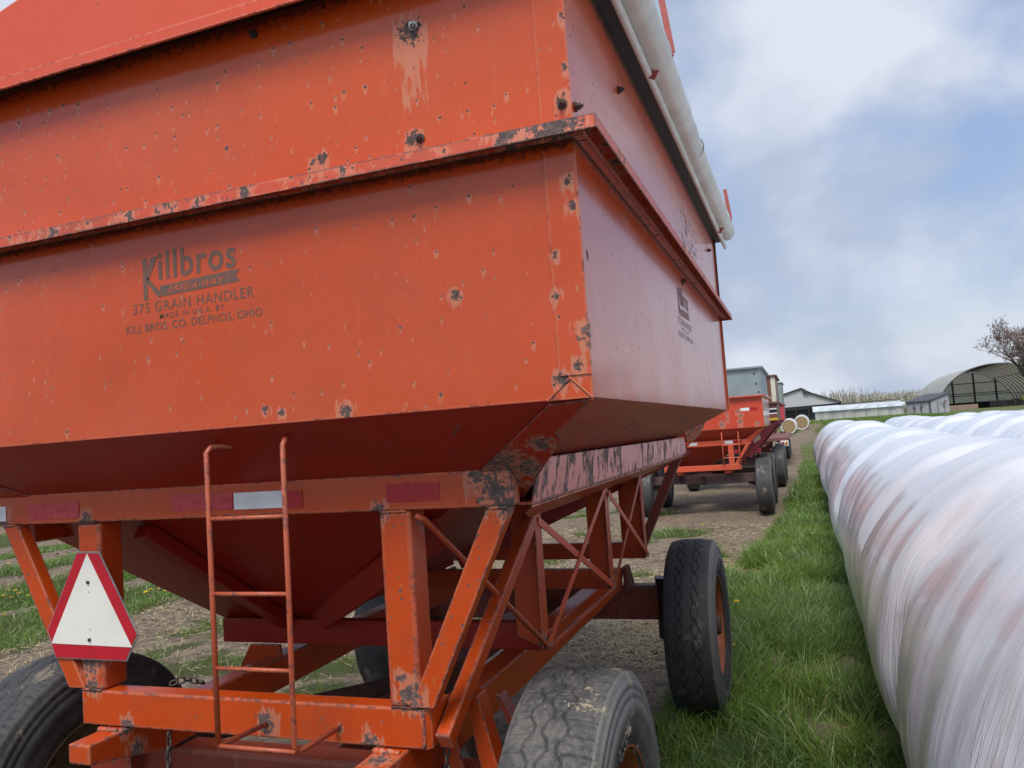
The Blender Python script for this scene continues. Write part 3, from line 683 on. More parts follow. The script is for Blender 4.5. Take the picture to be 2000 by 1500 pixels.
    wheel(root, 1.005, 3.20, 1, 'chain', M['tyre_dark'], M['rim'])
    wheel(root, -1.005, .50, -1, 'rib', M['tyre'], M['rimtan'])
    wheel(root, -1.005, 3.20, -1, 'far', M['tyre'], M['rimtan'])
    return root
wagon_main()

# ------------------------------------------------------------------ other wagons of the row
def wagon(name, label, cx, yb, Lb, hw, zb, zl, zt, box, ext, hop, frm, wheels_y, track, steep=.55, beam=True, ladder=True, tri_mark=True, rimm='rimwhite', xr_bot=None, rim2=None, cornerm=None):
    root = empty(name, (cx, yb, 0), 0, label, 'grain wagon', 'grain wagons parked in a row')
    t = .006
    for nm, a in (('rear_panel', (-hw, hw, 0, t)), ('front_panel', (-hw, hw, Lb-t, Lb)), ('side_panel', (hw-t, hw, t+.001, Lb-t-.001)), ('side_panel', (-hw, -hw+t, t+.001, Lb-t-.001))):
        mb = MB(); mb.box(*a, zb, zl); mb.build(nm, box, root, .001)
        mb = MB(); mb.box(*a, zl+.02, zt); mb.build('extension_'+nm, ext, root, .001)
    # lip + roof rim
    mb = MB()
    for a in ((-hw-.07, hw+.07, -.07, -.002), (-hw-.07, hw+.07, Lb+.002, Lb+.07), (hw+.002, hw+.07, -.001, Lb+.001), (-hw-.07, -hw-.002, -.001, Lb+.001)):
        mb.box(*a, zl-.012, zl+.016)
    mb.build('ledge', box, root, .002)
    mb = MB(); pk = .035
    for a in ((-hw-.06, hw+.06, -.06, .02), (-hw-.06, hw+.06, Lb-.02, Lb+.06), (hw-.02, hw+.06, .021, Lb-.021), (-hw-.06, -hw+.02, .021, Lb-.021)):
        mb.box(*a, zt+.001, zt+pk)
    mb.build('top_rim', ext, root, .002)
    bx0, bx1, by0, by1, bz = -.45, -.05, Lb*.33, Lb*.67, zb-.80
    if xr_bot is not None: bx0, bx1 = -xr_bot, xr_bot
    A = [(-hw, 0, zb), (hw, 0, zb), (hw, Lb, zb), (-hw, Lb, zb)]; B = [(bx0, by0, bz), (bx1, by0, bz), (bx1, by1, bz), (bx0, by1, bz)]
    for nm, i, j in (('hopper_rear_slope', 0, 1), ('hopper_side_slope', 1, 2), ('hopper_front_slope', 2, 3), ('hopper_side_slope', 3, 0)):
        a, b_, c_, d_ = map(Vector, (A[i], A[j], B[j], B[i])); nn = (b_-a).cross(c_-a).normalized()*.006
        mb = MB(); mb.prism([a, b_, c_, d_], nn); mb.build(nm, hop, root)
    zB = zb-.26; yB = .18
    bw = hw-.28
    mb = MB(); mb.box(-bw, bw, yB, yB+.06, zB-.05, zB+.05); mb.build('rear_beam', frm, root, .004)
    mb = MB(); mb.box(-bw, bw, Lb-yB-.06, Lb-yB, zB-.05, zB+.05); mb.build('front_beam', frm, root, .004)
    zK = zb-.72
    for s_ in (1, -1):
        for y_ in (yB, Lb-yB-.08):
            mb = MB(); mb.box(s_*.55-.05, s_*.55+.05, y_, y_+.08, zK+.055, zB-.051); mb.build('post', frm, root, .006)
            mb = MB(); mb.prism([(s_*.63-.03, y_-.004, zK+.05), (s_*.63+.03, y_-.004, zK+.05), (s_*(bw-.06)+.03, y_-.004, zB-.052), (s_*(bw-.06)-.03, y_-.004, zB-.052)], (0, .04, 0)); mb.build('brace', frm, root, .003)
        mb = MB(); mb.beam((s_*(bw-.18), yB+.3, zB), (s_*(bw-.25), Lb*.5, zK), .03, .03); mb.beam((s_*(bw-.18), Lb*.5, zB), (s_*(bw-.25), yB+.3, zK), .02, .03); mb.beam((s_*(bw-.18), Lb-yB-.1, zB), (s_*(bw-.25), Lb*.5, zK), .03, .03); mb.build('tie_bar', frm, root)
        mb = MB(); mb.box(s_*(bw-.2)-.03, s_*(bw-.2)+.03, yB+.07, Lb-yB-.07, zB-.04, zB+.04); mb.build('side_beam', frm, root, .004)
        mb = MB(); mb.box(s_*.45-.05, s_*.45+.05, yB+.08, Lb-yB-.09, zK-.12, zK-.055); mb.build('sill', frm, root, .004)
        mb = MB(); a0 = Vector((s_*(hw-.30), .22, zB+.06)); mb.prism([(s_*(hw-.22), .2, zB-.04), (s_*(hw-.22), Lb-.2, zB-.04), (s_*(hw-.235), Lb-.28, zB+.07), (s_*(hw-.235), .28, zB+.07)], (-.006*s_, 0, 0)); mb.build('side_skirt', M['skirt'] if 'orange' in label or beam else frm, root)
        mb = MB(); mb.prism([(s_*(hw-.02), .01, zb-.01), (s_*(hw-.06), .12, zb-.09), (s_*(bw-.02), .19, zB-.04), (s_*(bw-.10), .20, zB+.04), (s_*(hw-.10), .04, zb-.03)], (0, .006, 0)); mb.build('corner_gusset', frm, root)
    mb = MB(); mb.box(-.72, .72, yB-.01, yB+.07, zK-.052, zK+.052); mb.build('bumper', frm, root, .004)
    for y_ in wheels_y:
        mb = MB(); mb.box(-track+.12, track-.12, y_-.07, y_+.07, .60, .76); 
        if y_ == wheels_y[0]:
            for xx in (-.42, -.02): mb.tube([(xx, y_-.075, .69), (xx, y_-.13, .69)], .045, 16, cap=False)
        mb.build('axle', M['bolster'], root, .008)
        for s_ in (1, -1):
            mb = MB(); mb.tube([(s_*(track-.3), y_, .60), (s_*track, y_, .52)], .04, 10); mb.build('spindle', M['dark'], root)
            mb = MB(); mb.box(s_*.50-.04, s_*.50+.04, y_-.05, y_+.05, .765, zK-.125); mb.build('stake', M['axle'], root, .003)
            wheel(root, s_*track, y_, s_, 'far', M['tyre'], M[rim2 or rimm] if s_ < 0 else M[rimm], False)
    mb = MB(); mb.box(-.05, .05, wheels_y[0]+.08, wheels_y[1]-.08, .60, .69); mb.build('reach_pole', M['axle'], root)
    mb = MB(); mb.beam((0, wheels_y[1]+.08, .62), (0, wheels_y[1]+1.5, .48), .08, .08); mb.build('tongue', M['axle'], root)
    if ladder:
        lad = MB(); y_ = yB-.16; xa, xb = .42, .72
        for xx in (xa, xb): lad.tube([(xx-.03, y_+.09, zb-.09), (xx, y_+.02, zb-.07), (xx, y_, zb-.10), (xx, y_, zK+.03)], .012, 8)
        o = lad.build('ladder', frm, root, smooth=True)
        for z_ in (zB-.04, zB-.28): mb = MB(); mb.tube([(xa, y_, z_), (xb, y_, z_)], .010, 6); mb.build('rung', frm, o)
    return root

M['w2box'] = paint('red_orange_paint', (.56, .055, .018), .8, .6, .34, .4, coat=.9, rust=(.13, .085, .065), spots=[(.78, 0, 1.74, .05, 1), (.80, 0, 1.85, .04, 1), (.75, 0, 1.93, .035, 1), (.55, 0, 1.90, .03, 1), (.56, 0, 1.80, .03, 1), (.45, 0, 1.71, .05, .3), (1.08, 0, 1.68, .04, .3)])
M['w2frame'] = paint('salmon_frame_paint', (.62, .085, .03), .6, .4, .45, .3)
M['w2hop'] = paint('red_hopper_paint', (.42, .05, .02), .4, 0, .4, .9)
M['galv'] = plain('galvanised_sheet', (.27, .32, .33), .5, .25, .12, 3, col2=(.22, .27, .285))
wg2 = wagon('gravity_wagon', 'red gravity wagon with tall grey galvanised extension, second in the parked row', -1.83, 15.2, 3.1, 1.20, 1.62, 2.19, 2.70, M['w2box'], M['galv'], M['w2hop'], M['w2frame'], (.45, 2.25), 1.10, ladder=True, rim2='rimwhite')
def strips(root, lst):
    for (x0, x1, z0, z1, y_, mt) in lst:
        mb = MB(); mb.box(x0, x1, y_-.003, y_-.001, z0, z1); mb.build('reflector', M[mt], root)
strips(wg2, [(.80, .96, 1.93, 1.985, 0, 'white'), (.962, 1.10, 1.93, 1.985, 0, 'red'), (.45, .60, 1.34, 1.395, .18, 'white'), (.602, .76, 1.34, 1.395, .18, 'red'), (-.22, -.06, 1.34, 1.395, .18, 'white'), (-.38, -.222, 1.34, 1.395, .18, 'red')])
mb = MB(); mb.box(1.2015, 1.2035, 1.2, 1.9, 1.9, 1.98); mb.build('reflector', M['white'], wg2)
for px_, pz_ in ((1.10, 2.60), (1.12, 2.42), (1.15, 2.26)):
    mb = MB(); mb.tube([(px_, -.001, pz_), (px_, -.012, pz_)], .016, 8); mb.build('bolt', M['bolt'], wg2)
M['brown'] = paint('brown_paint', (.16, .055, .030), .5, .4, .4, .5, halo=(.3, .2, .15))
M['maroon'] = paint('maroon_paint', (.10, .010, .016), .3, .3, .35, .4, halo=(.2, .05, .06))
M['maroon2'] = paint('bright_maroon_paint', (.30, .02, .035), .3, .3, .35, .3, halo=(.4, .1, .1))
M['cream'] = plain('cream_paint', (.60, .57, .44), .5, 0, .1, 8)
M['yellow'] = plain('yellow_tape', (.62, .38, .02), .45, 0, .1, 8)
M['black'] = plain('black_paint', (.015, .015, .017), .45, 0, .1, 8)
wg3 = wagon('gravity_wagon', 'brown gravity wagon with cream corner posts and maroon hopper, third in the parked row', -1.72, 20.6, 3.1, 1.20, 1.70, 2.14, 2.80, M['brown'], M['brown'], M['maroon'], M['maroon2'], (.9, 3.1), 1.10, beam=False, ladder=False, xr_bot=.45)
for y0_, x0_ in ((-.004, 1.10), ):
    mb = MB(); mb.box(x0_, 1.203, y0_-.004, y0_+.002, 2.17, 2.79); mb.box(1.2005, 1.204, -.002, .16, 2.17, 2.79); mb.build('corner_post', M['cream'], wg3)
strips(wg3, [(.95, 1.19, 1.98, 2.01, 0, 'white'), (.95, 1.19, 1.90, 1.975, 0, 'black'), (.95, 1.19, 1.87, 1.895, 0, 'white'), (.95, 1.20, 1.71, 1.77, 0, 'yellow')])
# ribs on the maroon hopper slope
for k in range(4):
    mb = MB(); y_ = .25+k*.85
    mb.beam((1.19, y_, 1.665), (.50, y_*.45+1.0, .90), .05, .09, up=(1, 0, -1)); mb.build('hopper_rib', M['maroon2'] if k == 1 else M['maroon'], wg3, .004)
mb = MB(); mb.prism([(1.21, -.3, 1.70), (1.25, -.3, 1.70), (.50, -.3, .82), (.44, -.3, .86)], (0, .05, 0)); mb.prism([(1.18, -.28, 1.68), (.44, -.28, .86), (.30, -.28, .90), (.70, -.28, 1.55)], (0, .01, 0)); mb.build('hopper_wing', M['maroon'], wg3)
M['pinkbox'] = paint('raspberry_paint', (.45, .035, .05), .3, .3, .4, .3)
M['greengalv'] = plain('grey_green_sheet', (.25, .32, .28), .5, .2, .12, 3)
wg4 = wagon('gravity_wagon', 'raspberry red gravity wagon with grey green extension, fourth in the parked row', -2.02, 41.5, 3.4, 1.28, 1.65, 2.42, 3.50, M['pinkbox'], M['greengalv'], M['w2hop'], M['axle'], (.6, 2.9), 1.10, beam=False, ladder=False)

# ------------------------------------------------------------------ flatbed trailer
M['deck'] = plain('brown_red_deck', (.20, .06, .05), .6, 0, .3, 6, col2=(.13, .05, .045))
M['amber'] = plain('amber_lens', (.65, .22, .01), .2, 0, .1, 8)
fb = empty('flatbed_trailer', (-1.75, 30.5, 0), 0, 'low brown flatbed farm trailer with round tail lamps beyond the wagons', 'trailer')
mb = MB(); mb.box(-1.28, 1.28, 0, 10.0, .95, 1.03); mb.build('deck', M['deck'], fb, .01)
mb = MB(); mb.box(-1.28, 1.28, -.03, -.001, .93, 1.035); mb.build('rear_board', M['deck'], fb)
mb = MB(); mb.box(-.45, -.35, .05, 10, .74, .948); mb.box(.35, .45, .05, 10, .74, .948); mb.build('chassis_rail', M['axle'], fb)
for s_ in (1, -1):
    mb = MB(); mb.box(s_*1.13-.14, s_*1.13+.14, -.05, -.031, .73, .93); pl_ = mb.build('lamp_plate', M['white'], fb)
    for k, mt in ((-.065, 'red'), (.065, 'amber')):
        mb = MB(); mb.tube([(s_*1.13+k, -.051, .83), (s_*1.13+k, -.08, .83)], .055, 16); mb.build('tail_lamp', M[mt], pl_)
    for y_ in (5.5, 9.3):
        wq = wheel(fb, s_*1.10, y_, s_, 'far', M['tyre'], M['rimwhite'], False, zc=.37); wq.scale = (.8, .71, .71)
for y_ in (5.5, 9.3):
    mb = MB(); mb.box(-1.0, 1.0, y_-.05, y_+.05, .32, .42); mb.box(-.4, .4, y_-.04, y_+.04, .42, .74); mb.build('axle', M['axle'], fb)

# ------------------------------------------------------------------ terrain
def sstep(a, b_, v): t = np.clip((v-a)/(b_-a), 0, 1); return t*t*(3-2*t)
def terrain(X, Y):
    X = np.asarray(X, float); Y = np.asarray(Y, float)
    z_ = 1.05*sstep(52, 115, Y+np.clip(X, -20, 12)*3)
    z_ = z_+.10*sstep(60, 82, Y)*np.exp(-((X-1.5)/2.2)**2)*np.exp(-((Y-84)/14)**2)
    near = np.exp(-np.maximum(Y-20, 0)/10)
    z_ = z_+near*(.018*np.sin(X*3.1+np.sin(Y*.8))*np.cos(Y*1.7+X)+.010*np.sin(X*7.3+Y*2.1)*np.sin(Y*5.9-X*3))
    # wheel ruts along the track
    for c in (-.72, -2.68): z_ = z_-.02*np.exp(-((X-c)/.16)**2)*near
    # furrow ridges of the field
    fld = sstep(-3.6, -5.0, X)
    z_ = z_+fld*near*.045*np.sin((X+.35)*2*np.pi/1.85)
    return z_
def vnoise(X, Y, s_, seed=0):
    X = np.asarray(X)*s_; Y = np.asarray(Y)*s_
    xi = np.floor(X).astype(int); yi = np.floor(Y).astype(int); xf = X-xi; yf = Y-yi
    def h(a, b_): 
        v = np.sin(a*127.1+b_*311.7+seed*74.7)*43758.5453; return v-np.floor(v)
    u = xf*xf*(3-2*xf); v = yf*yf*(3-2*yf)
    return (h(xi, yi)*(1-u)+h(xi+1, yi)*u)*(1-v)+(h(xi, yi+1)*(1-u)+h(xi+1, yi+1)*u)*v
def fbm(X, Y, s_, seed=0): return (vnoise(X, Y, s_, seed)*.5+vnoise(X, Y, s_*2.1, seed+1)*.3+vnoise(X, Y, s_*4.3, seed+2)*.2)
def grass_d(X, Y):
    """0..1 how grassy the ground is"""
    X = np.asarray(X, float); Y = np.asarray(Y, float)
    nz = fbm(X, Y, 1.1, 3); n2 = fbm(X, Y, .5, 9)
    # strip along the wrapped bales; narrower further away
    left = -1.02+.62*sstep(7, 16, Y)+.12*(n2-.5)
    g = sstep(left-.12, left+.22, X+(nz-.5)*.55)*sstep(2.4, 1.4, X)
    g = g*(1-.75*sstep(.15, .5, X)*sstep(12, 3, Y)*sstep(.50, .62, nz)*.6)
    g = g*(1-.85*sstep(.60, .68, fbm(X, Y, 1.5, 77)))
    far = sstep(16, 24, Y); g = g*(1-far)+far*sstep(-.25, .05, X+(nz-.5)*.6)*.85
    # field strips on the left
    s1 = np.zeros_like(X)
    for a, b_, k in ((-10.95, -9.65, 1), (-9.05, -7.35, 1), (-13.7, -12.5, .9), (-16.3, -14.9, .95), (-21.5, -17.8, .9), (-30, -24, .9), (-50, -33, .8), (-11.9, -11.5, .3)):
        s1 = np.maximum(s1, k*sstep(a-.15, a+.2, X+(nz-.5)*.5)*sstep(b_+.15, b_-.2, X+(nz-.5)*.5))
    g = np.maximum(g, s1*(.75+.5*(n2-.4)))
    # scattered patches
    p = sstep(.60, .70, nz)*sstep(-7.2, -6.2, X)*sstep(-2.9, -3.5, X)*.6
    g = np.maximum(g, p)
    for (px_, py_, r_) in ((-6.0, 6.75, .55), (-3.65, 5.55, .5), (-3.55, 5.0, .35), (-2.1, 13.0, .7), (-2.6, 12.2, .5), (-1.35, 10.6, .45), (-3.3, 7.6, .4), (-4.6, 8.8, .6), (-1.9, 9.5, .35), (-2.9, 16.2, .5), (-5.0, 11.5, .8), (-3.6, 10.5, .5)):
        g = np.maximum(g, .8*sstep(r_, r_*.3, np.hypot(X-px_, Y-py_)+(nz-.5)*.5))
    # rising ground beyond
    g = np.maximum(g, sstep(50, 66, Y)*(.35+.5*sstep(.42, .6, fbm(X, Y, .12, 5))))
    g = np.where((Y > 30) & (Y < 80), np.maximum(g, .8*sstep(1.2, 3.0, X)), g)
    dirt = np.exp(-((X-(.4+(Y-70)*.06))/1.6)**2)*sstep(40, 60, Y)*sstep(100, 90, Y)
    return g*(1-.85*dirt)
def grid_axis(parts):
    out = []
    for a, b_, st in parts: out += list(np.arange(a, b_, st))
    return np.array(out+[parts[-1][1]])
gx = grid_axis([(-1500, -100, 100), (-100, -30, 5), (-30, -13, .8), (-13, -4, .14), (-4, 1.0, .06), (1.0, 6, .4), (6, 40, 2), (40, 100, 10), (100, 1500, 100)])
gy = grid_axis([(-60, -5, 5), (-5, 1.5, .6), (1.5, 9, .06), (9, 22, .14), (22, 60, 1), (60, 130, 3), (130, 300, 20), (300, 2000, 170)])
GX, GY = np.meshgrid(gx, gy); GZ = terrain(GX, GY)
nearw = np.exp(-np.maximum(GY-8, 0)/6)*(GX > -14)*(GX < 2)
GZ = GZ+nearw*((fbm(GX, GY, 6, 11)-.5)*.045+(vnoise(GX, GY, 16, 4)-.5)*.022)
nx_, ny_ = len(gx), len(gy)
def fast_mesh(name, verts, faces_flat, loop_start, mat, smooth=True):
    me = bpy.data.meshes.new(name); nv = len(verts); nf = len(loop_start)
    me.vertices.add(nv); me.vertices.foreach_set('co', np.asarray(verts, np.float32).ravel())
    me.loops.add(len(faces_flat)); me.loops.foreach_set('vertex_index', np.asarray(faces_flat, np.int32))
    me.polygons.add(nf); me.polygons.foreach_set('loop_start', np.asarray(loop_start, np.int32))
    if smooth: me.polygons.foreach_set('use_smooth', np.ones(nf, bool))
    me.update(); me.validate(); me.materials.append(mat)
    o = bpy.data.objects.new(name, me); COL.objects.link(o); return o
idx = np.arange(nx_*ny_).reshape(ny_, nx_)
q4 = np.stack([idx[:-1, :-1], idx[:-1, 1:], idx[1:, 1:], idx[1:, :-1]], -1).reshape(-1, 4)
m, n, b = newmat('ground'); P = n.n('ShaderNodeTexCoord').outputs['Object']
ga = n.n('ShaderNodeAttribute', attribute_name='grass').outputs['Fac']
a1 = n.noise(P, .9, 5, .6); a2 = n.noise(P, 9, 5, .7); a3 = n.noise(P, 45, 4, .7)
soil = n.mix(n.ramp(a1, .35, .65), (.185, .138, .098), (.110, .082, .060))
soil = n.mix(n.ramp(a2, .35, .7), soil, (.29, .225, .155))
soil = n.mix(n.ramp(a3, .52, .72), soil, (.055, .045, .036))
soil = n.mix(n.m('MULTIPLY', n.ramp(n.noise(P, 3.5, 6, .75), .60, .75), .6), soil, (.32, .26, .17))
under = n.mix(n.ramp(a2, .3, .7), (.050, .070, .018), (.085, .085, .035))
gg = n.ramp(n.m('ADD', ga, n.m('MULTIPLY', n.m('SUBTRACT', a2, .5), .6)), .15, .55)
Xg, Yg, Zg = n.sep(P)
farg = n.mix(n.ramp(n.noise(P, .35, 4, .6), .35, .65), (.085, .13, .028), (.14, .135, .06))
under = n.mix(n.ramp(Yg, 18, 40), under, farg)
n.set(b.inputs['Base Color'], n.mix(gg, soil, under)); b.inputs['Roughness'].default_value = .95; b.inputs['Specular IOR Level'].default_value = .2
n.set(b.inputs['Normal'], n.n('ShaderNodeBump', {'Height': n.m('ADD', n.m('MULTIPLY', n.noise(P, 14, 6, .75), 1.0), n.m('MULTIPLY', a3, .4)), 'Strength': .8, 'Distance': .035}).outputs[0])
ground = fast_mesh('ground', np.stack([GX, GY, GZ], -1).reshape(-1, 3), q4.ravel(), np.arange(len(q4))*4, m)
at_ = ground.data.attributes.new('grass', 'FLOAT', 'POINT'); at_.data.foreach_set('value', grass_d(GX, GY).ravel().astype(np.float32))
tag(ground, 'brown soil ground with grassy strips', None, kind='structure')

# ------------------------------------------------------------------ grass
def leafmat(name, c1, c2, c3, tip=.3):
    m, n, b = newmat(name); P = n.n('ShaderNodeTexCoord').outputs['Object']
    r = n.n('ShaderNodeNewGeometry').outputs['Random Per Island']
    c = n.mix(r, c1, c2); c = n.mix(n.ramp(n.noise(P, 1.6, 3, .6), .42, .66), c, c3)
    c = n.mix(n.m('GREATER_THAN', r, .95), c, (.32, .28, .14))
    n.set(b.inputs['Base Color'], c); b.inputs['Roughness'].default_value = .38; b.inputs['Specular IOR Level'].default_value = .6
    tr = n.n('ShaderNodeBsdfTranslucent', {'Color': n.mix(.5, c, (.16, .26, .03))})
    ms = n.n('ShaderNodeMixShader', {0: .42, 1: b.outputs[0], 2: tr.outputs[0]})
    n.set(n.t.nodes['Material Output'].inputs[0], ms.outputs[0]); return m
M['grass'] = leafmat('grass_blades', (.14, .24, .04), (.23, .35, .065), (.15, .24, .08))
M['grass2'] = leafmat('field_grass_blades', (.13, .23, .035), (.20, .31, .06), (.17, .24, .07))
def blades(name, X, Y, Hh, Wd, mat, lean=.35, label='', cat='grass'):
    n_ = len(X); Z = terrain(X, Y)-.01
    az = RNG.uniform(0, 2*np.pi, n_); ln = np.abs(RNG.normal(lean, .22, n_)); 
    # neighbouring blades lean alike in places
    az2 = 2*np.pi*vnoise(X, Y, 2.2, 21)*1.5; k = RNG.random(n_) < .45; az = np.where(k, az2+RNG.normal(0, .5, n_), az)
    dx, dy = np.cos(az), np.sin(az)
    fa = RNG.uniform(0, 2*np.pi, n_); wx, wy = np.cos(fa), np.sin(fa)
    V = np.zeros((n_, 7, 3))
    for j, (t, wd) in enumerate(((0, .75), (.4, 1.0), (.75, .7))):
        hx = Hh*ln*t*t*1.5; hz = Hh*(t-.28*ln*t*t)
        cx_, cy_, cz_ = X+dx*hx, Y+dy*hx, Z+hz
        V[:, j*2, 0] = cx_-wx*Wd*wd/2; V[:, j*2, 1] = cy_-wy*Wd*wd/2; V[:, j*2, 2] = cz_
        V[:, j*2+1, 0] = cx_+wx*Wd*wd/2; V[:, j*2+1, 1] = cy_+wy*Wd*wd/2; V[:, j*2+1, 2] = cz_
    V[:, 6, 0] = X+dx*Hh*ln*1.5; V[:, 6, 1] = Y+dy*Hh*ln*1.5; V[:, 6, 2] = Z+Hh*(1-.42*ln)
    b0 = (np.arange(n_)*7)[:, None]
    fl = np.concatenate([b0+np.array([0, 1, 3, 2]), b0+np.array([2, 3, 5, 4]), b0+np.array([4, 5, 6])], 1)
    ls = (np.arange(n_)*11)[:, None]+np.array([0, 4, 8])
    o = fast_mesh(name, V.reshape(-1, 3), fl.ravel(), ls.ravel(), mat, True)
    return tag(o, label, cat, kind='stuff')
def scatter(n_, x0, x1, y0, y1, pw=1.0, thr=0.0):
    X = RNG.uniform(x0, x1, n_); Y = y0+(y1-y0)*RNG.random(n_)**pw
    d = grass_d(X, Y); k = RNG.random(n_) < np.clip(d*1.15-thr, 0, 1)**1.5
    return X[k], Y[k]
xs, ys = [], []; hs = []; ws = []
for n_, a in ((46000, (-1.6, 1.2, 2.2, 7.5)), (52000, (-1.6, .9, 7.5, 14)), (40000, (-1.0, .8, 14, 30))):
    X, Y = scatter(n_, *a); xs.append(X); ys.append(Y)
    dd = np.hypot(X, Y)
    tall = .45+1.25*fbm(X, Y, 1.8, 31)
    hh = RNG.uniform(.10, .26, len(X))*tall*np.clip(grass_d(X, Y)*1.3, .35, 1)
    # near wheels of the main wagon taller; trodden track edge shorter
    hs.append(hh); ws.append(np.maximum(.0058, dd*.00085)*RNG.uniform(.7, 1.2, len(X)))
blades('grass_verge', np.concatenate(xs), np.concatenate(ys), np.concatenate(hs), np.concatenate(ws), M['grass'], .45, 'tall green grass between the wheel track and the wrapped bales')
xs, ys = scatter(70000, -16, -7.0, 5, 16); x2, y2 = scatter(34000, -7.2, -1.2, 4.2, 18, 1, .1); x3, y3 = scatter(26000, -45, -12, 12, 40)
X = np.concatenate([xs, x2, x3]); Y = np.concatenate([ys, y2, y3]); dd = np.hypot(X, Y)
blades('field_grass', X, Y, RNG.uniform(.06, .17, len(X))*(.6+.7*fbm(X, Y, 1.2, 5)), np.maximum(.005, dd*.0009)*RNG.uniform(.7, 1.3, len(X)), M['grass2'], .5, 'light green grass strips and tufts in the soil field left of the wagons')
X, Y = scatter(26000, 1.0, 12, 48, 100); dd = np.hypot(X, Y)
blades('bank_grass', X, Y, RNG.uniform(.10, .3, len(X)), dd*.0009, M['grass2'], .5, 'rough grass on the rising bank before the farm buildings')

# straw litter
M['straw'] = plain('straw', (.55, .42, .22), .7, 0, .2, 30, col2=(.40, .31, .18))
def straw(name, X, Y, label):
    n_ = len(X); Z = terrain(X, Y)+RNG.uniform(.005, .035, n_); az = RNG.uniform(0, 2*np.pi, n_); ln = RNG.uniform(.025, .10, n_)*.5; wd = np.maximum(.0016, np.hypot(X, Y)*.00028); bend = RNG.normal(0, .3, n_)
    V = np.zeros((n_, 6, 3)); tz = RNG.normal(0, .12, n_)*ln*2
    for j, t in enumerate((-1, 0, 1)):
        a = az+bend*t; cx_ = X+np.cos(a)*ln*t; cy_ = Y+np.sin(a)*ln*t; cz_ = Z+tz*t
        V[:, j*2] = np.stack([cx_-np.sin(az)*wd, cy_+np.cos(az)*wd, cz_], -1); V[:, j*2+1] = np.stack([cx_+np.sin(az)*wd, cy_-np.cos(az)*wd, cz_+wd*.5], -1)
    b0 = (np.arange(n_)*6)[:, None]; fl = np.concatenate([b0+np.array([0, 1, 3, 2]), b0+np.array([2, 3, 5, 4])], 1); ls = (np.arange(n_)*8)[:, None]+np.array([0, 4])
    return tag(fast_mesh(name, V.reshape(-1, 3), fl.ravel(), ls.ravel(), M['straw'], False), label, 'straw', kind='stuff')
sx = [RNG.normal(-1.38, .24, 5200), RNG.normal(-2.2, .5, 900), RNG.uniform(-7.6, -2.8, 5200), RNG.uniform(-7.4, -6.2, 1700), RNG.uniform(-1.6, -.3, 1300), RNG.normal(-1.2, .5, 1800), RNG.normal(-4.6, .5, 1500)]
sy = [RNG.normal(6.75, .42, 5200), RNG.normal(7.2, .8, 900), RNG.uniform(4.5, 14, 5200), RNG.uniform(5, 12, 1700), RNG.uniform(3, 14, 1300), RNG.normal(9.3, .8, 1800), RNG.normal(8.5, 1.2, 1500)]
straw('straw_litter', np.concatenate(sx), np.concatenate(sy), 'loose pale straw scattered on the soil under and beside the wagon')
# clods
M['clod'] = plain('soil_clod', (.14, .11, .082), .95, 0, .3, 20, .6, col2=(.085, .068, .052))
cl = MB()
ico = bmesh.new(); bmesh.ops.create_icosphere(ico, subdivisions=1, radius=1); iv = [v.co.copy() for v in ico.verts]; ifc = [tuple(v.index for v in f.verts) for f in ico.faces]; ico.free()
def clods(n_, x0, x1, y0, y1, smin, smax):
    for _ in range(n_):
        X, Y = random.uniform(x0, x1), random.uniform(y0, y1)
        if float(grass_d(X, Y)) > .4: continue
        s_ = random.uniform(smin, smax)*random.random()**.6+.003; Z = float(terrain(X, Y))
        cl.add([(X+v.x*s_*random.uniform(.7, 1.3), Y+v.y*s_*random.uniform(.7, 1.3), Z+v.z*s_*random.uniform(.4, .8)) for v in iv], ifc)
clods(1500, -9.5, -2.6, 4.2, 11, .006, .030); clods(500, -3, -.6, 4.5, 12, .005, .018); clods(350, -16, -9, 8, 13, .012, .04)
tag(cl.build('soil_clods', M['clod']), 'small crumbly soil clods on bare ground', 'soil', kind='stuff')

# dandelions: one built with parts, the others copied
M['petal'] = plain('dandelion_yellow', (.80, .55, .01), .6, 0, .1, 30); M['stem'] = plain('dandelion_stem', (.16, .24, .06), .6)
dn = empty('dandelion', (0, 0, 0), 0, 'yellow dandelion flowering low in the grass beside the wagons', 'dandelion', 'dandelions scattered in the grass')
mb = MB(); mb.tube([(0, 0, 0), (.004, 0, .07), (.0, .003, .125)], .0022, 5); mb.build('stem', M['stem'], dn)
mb = MB()
for ring_, (rr, el, nn) in enumerate(((.021, .15, 16), (.016, .5, 12), (.010, .95, 8))):
    for k in range(nn):
        a = 2*math.pi*k/nn+ring_*.3; c, s_ = math.cos(a), math.sin(a); ux, uy = -s_*.0035, c*.0035
        p1 = (c*rr*math.cos(el), s_*rr*math.cos(el), .127+rr*math.sin(el))
        k0 = len(mb.v); mb.v += [(-ux*.4, -uy*.4, .126), (ux*.4, uy*.4, .126), (p1[0]+ux, p1[1]+uy, p1[2]), (p1[0]-ux, p1[1]-uy, p1[2])]; mb.f.append((k0, k0+1, k0+2, k0+3))
mb.build('flower', M['petal'], dn)
spots_ = []
while len(spots_) < 120:
    r = random.random()
    if r < .42: X, Y = random.uniform(-10.7, -9.5), random.uniform(7.2, 11.5)
    elif r < .66: X, Y = random.uniform(-9.1, -7.5), random.uniform(6.2, 10.5)
    elif r < .80: X, Y = random.uniform(-16, -12.5), random.uniform(9.5, 16)
    elif r < .9: X, Y = random.uniform(-2.8, -1.6), random.uniform(10.5, 14.5)
    else: X, Y = random.uniform(-6.8, -3.4), random.uniform(5.5, 11)
    if float(grass_d(X, Y)) > .45: spots_.append((X, Y))
spots_ += [(-.72, 7.58), (-1.25, 9.6), (-.55, 5.9)]
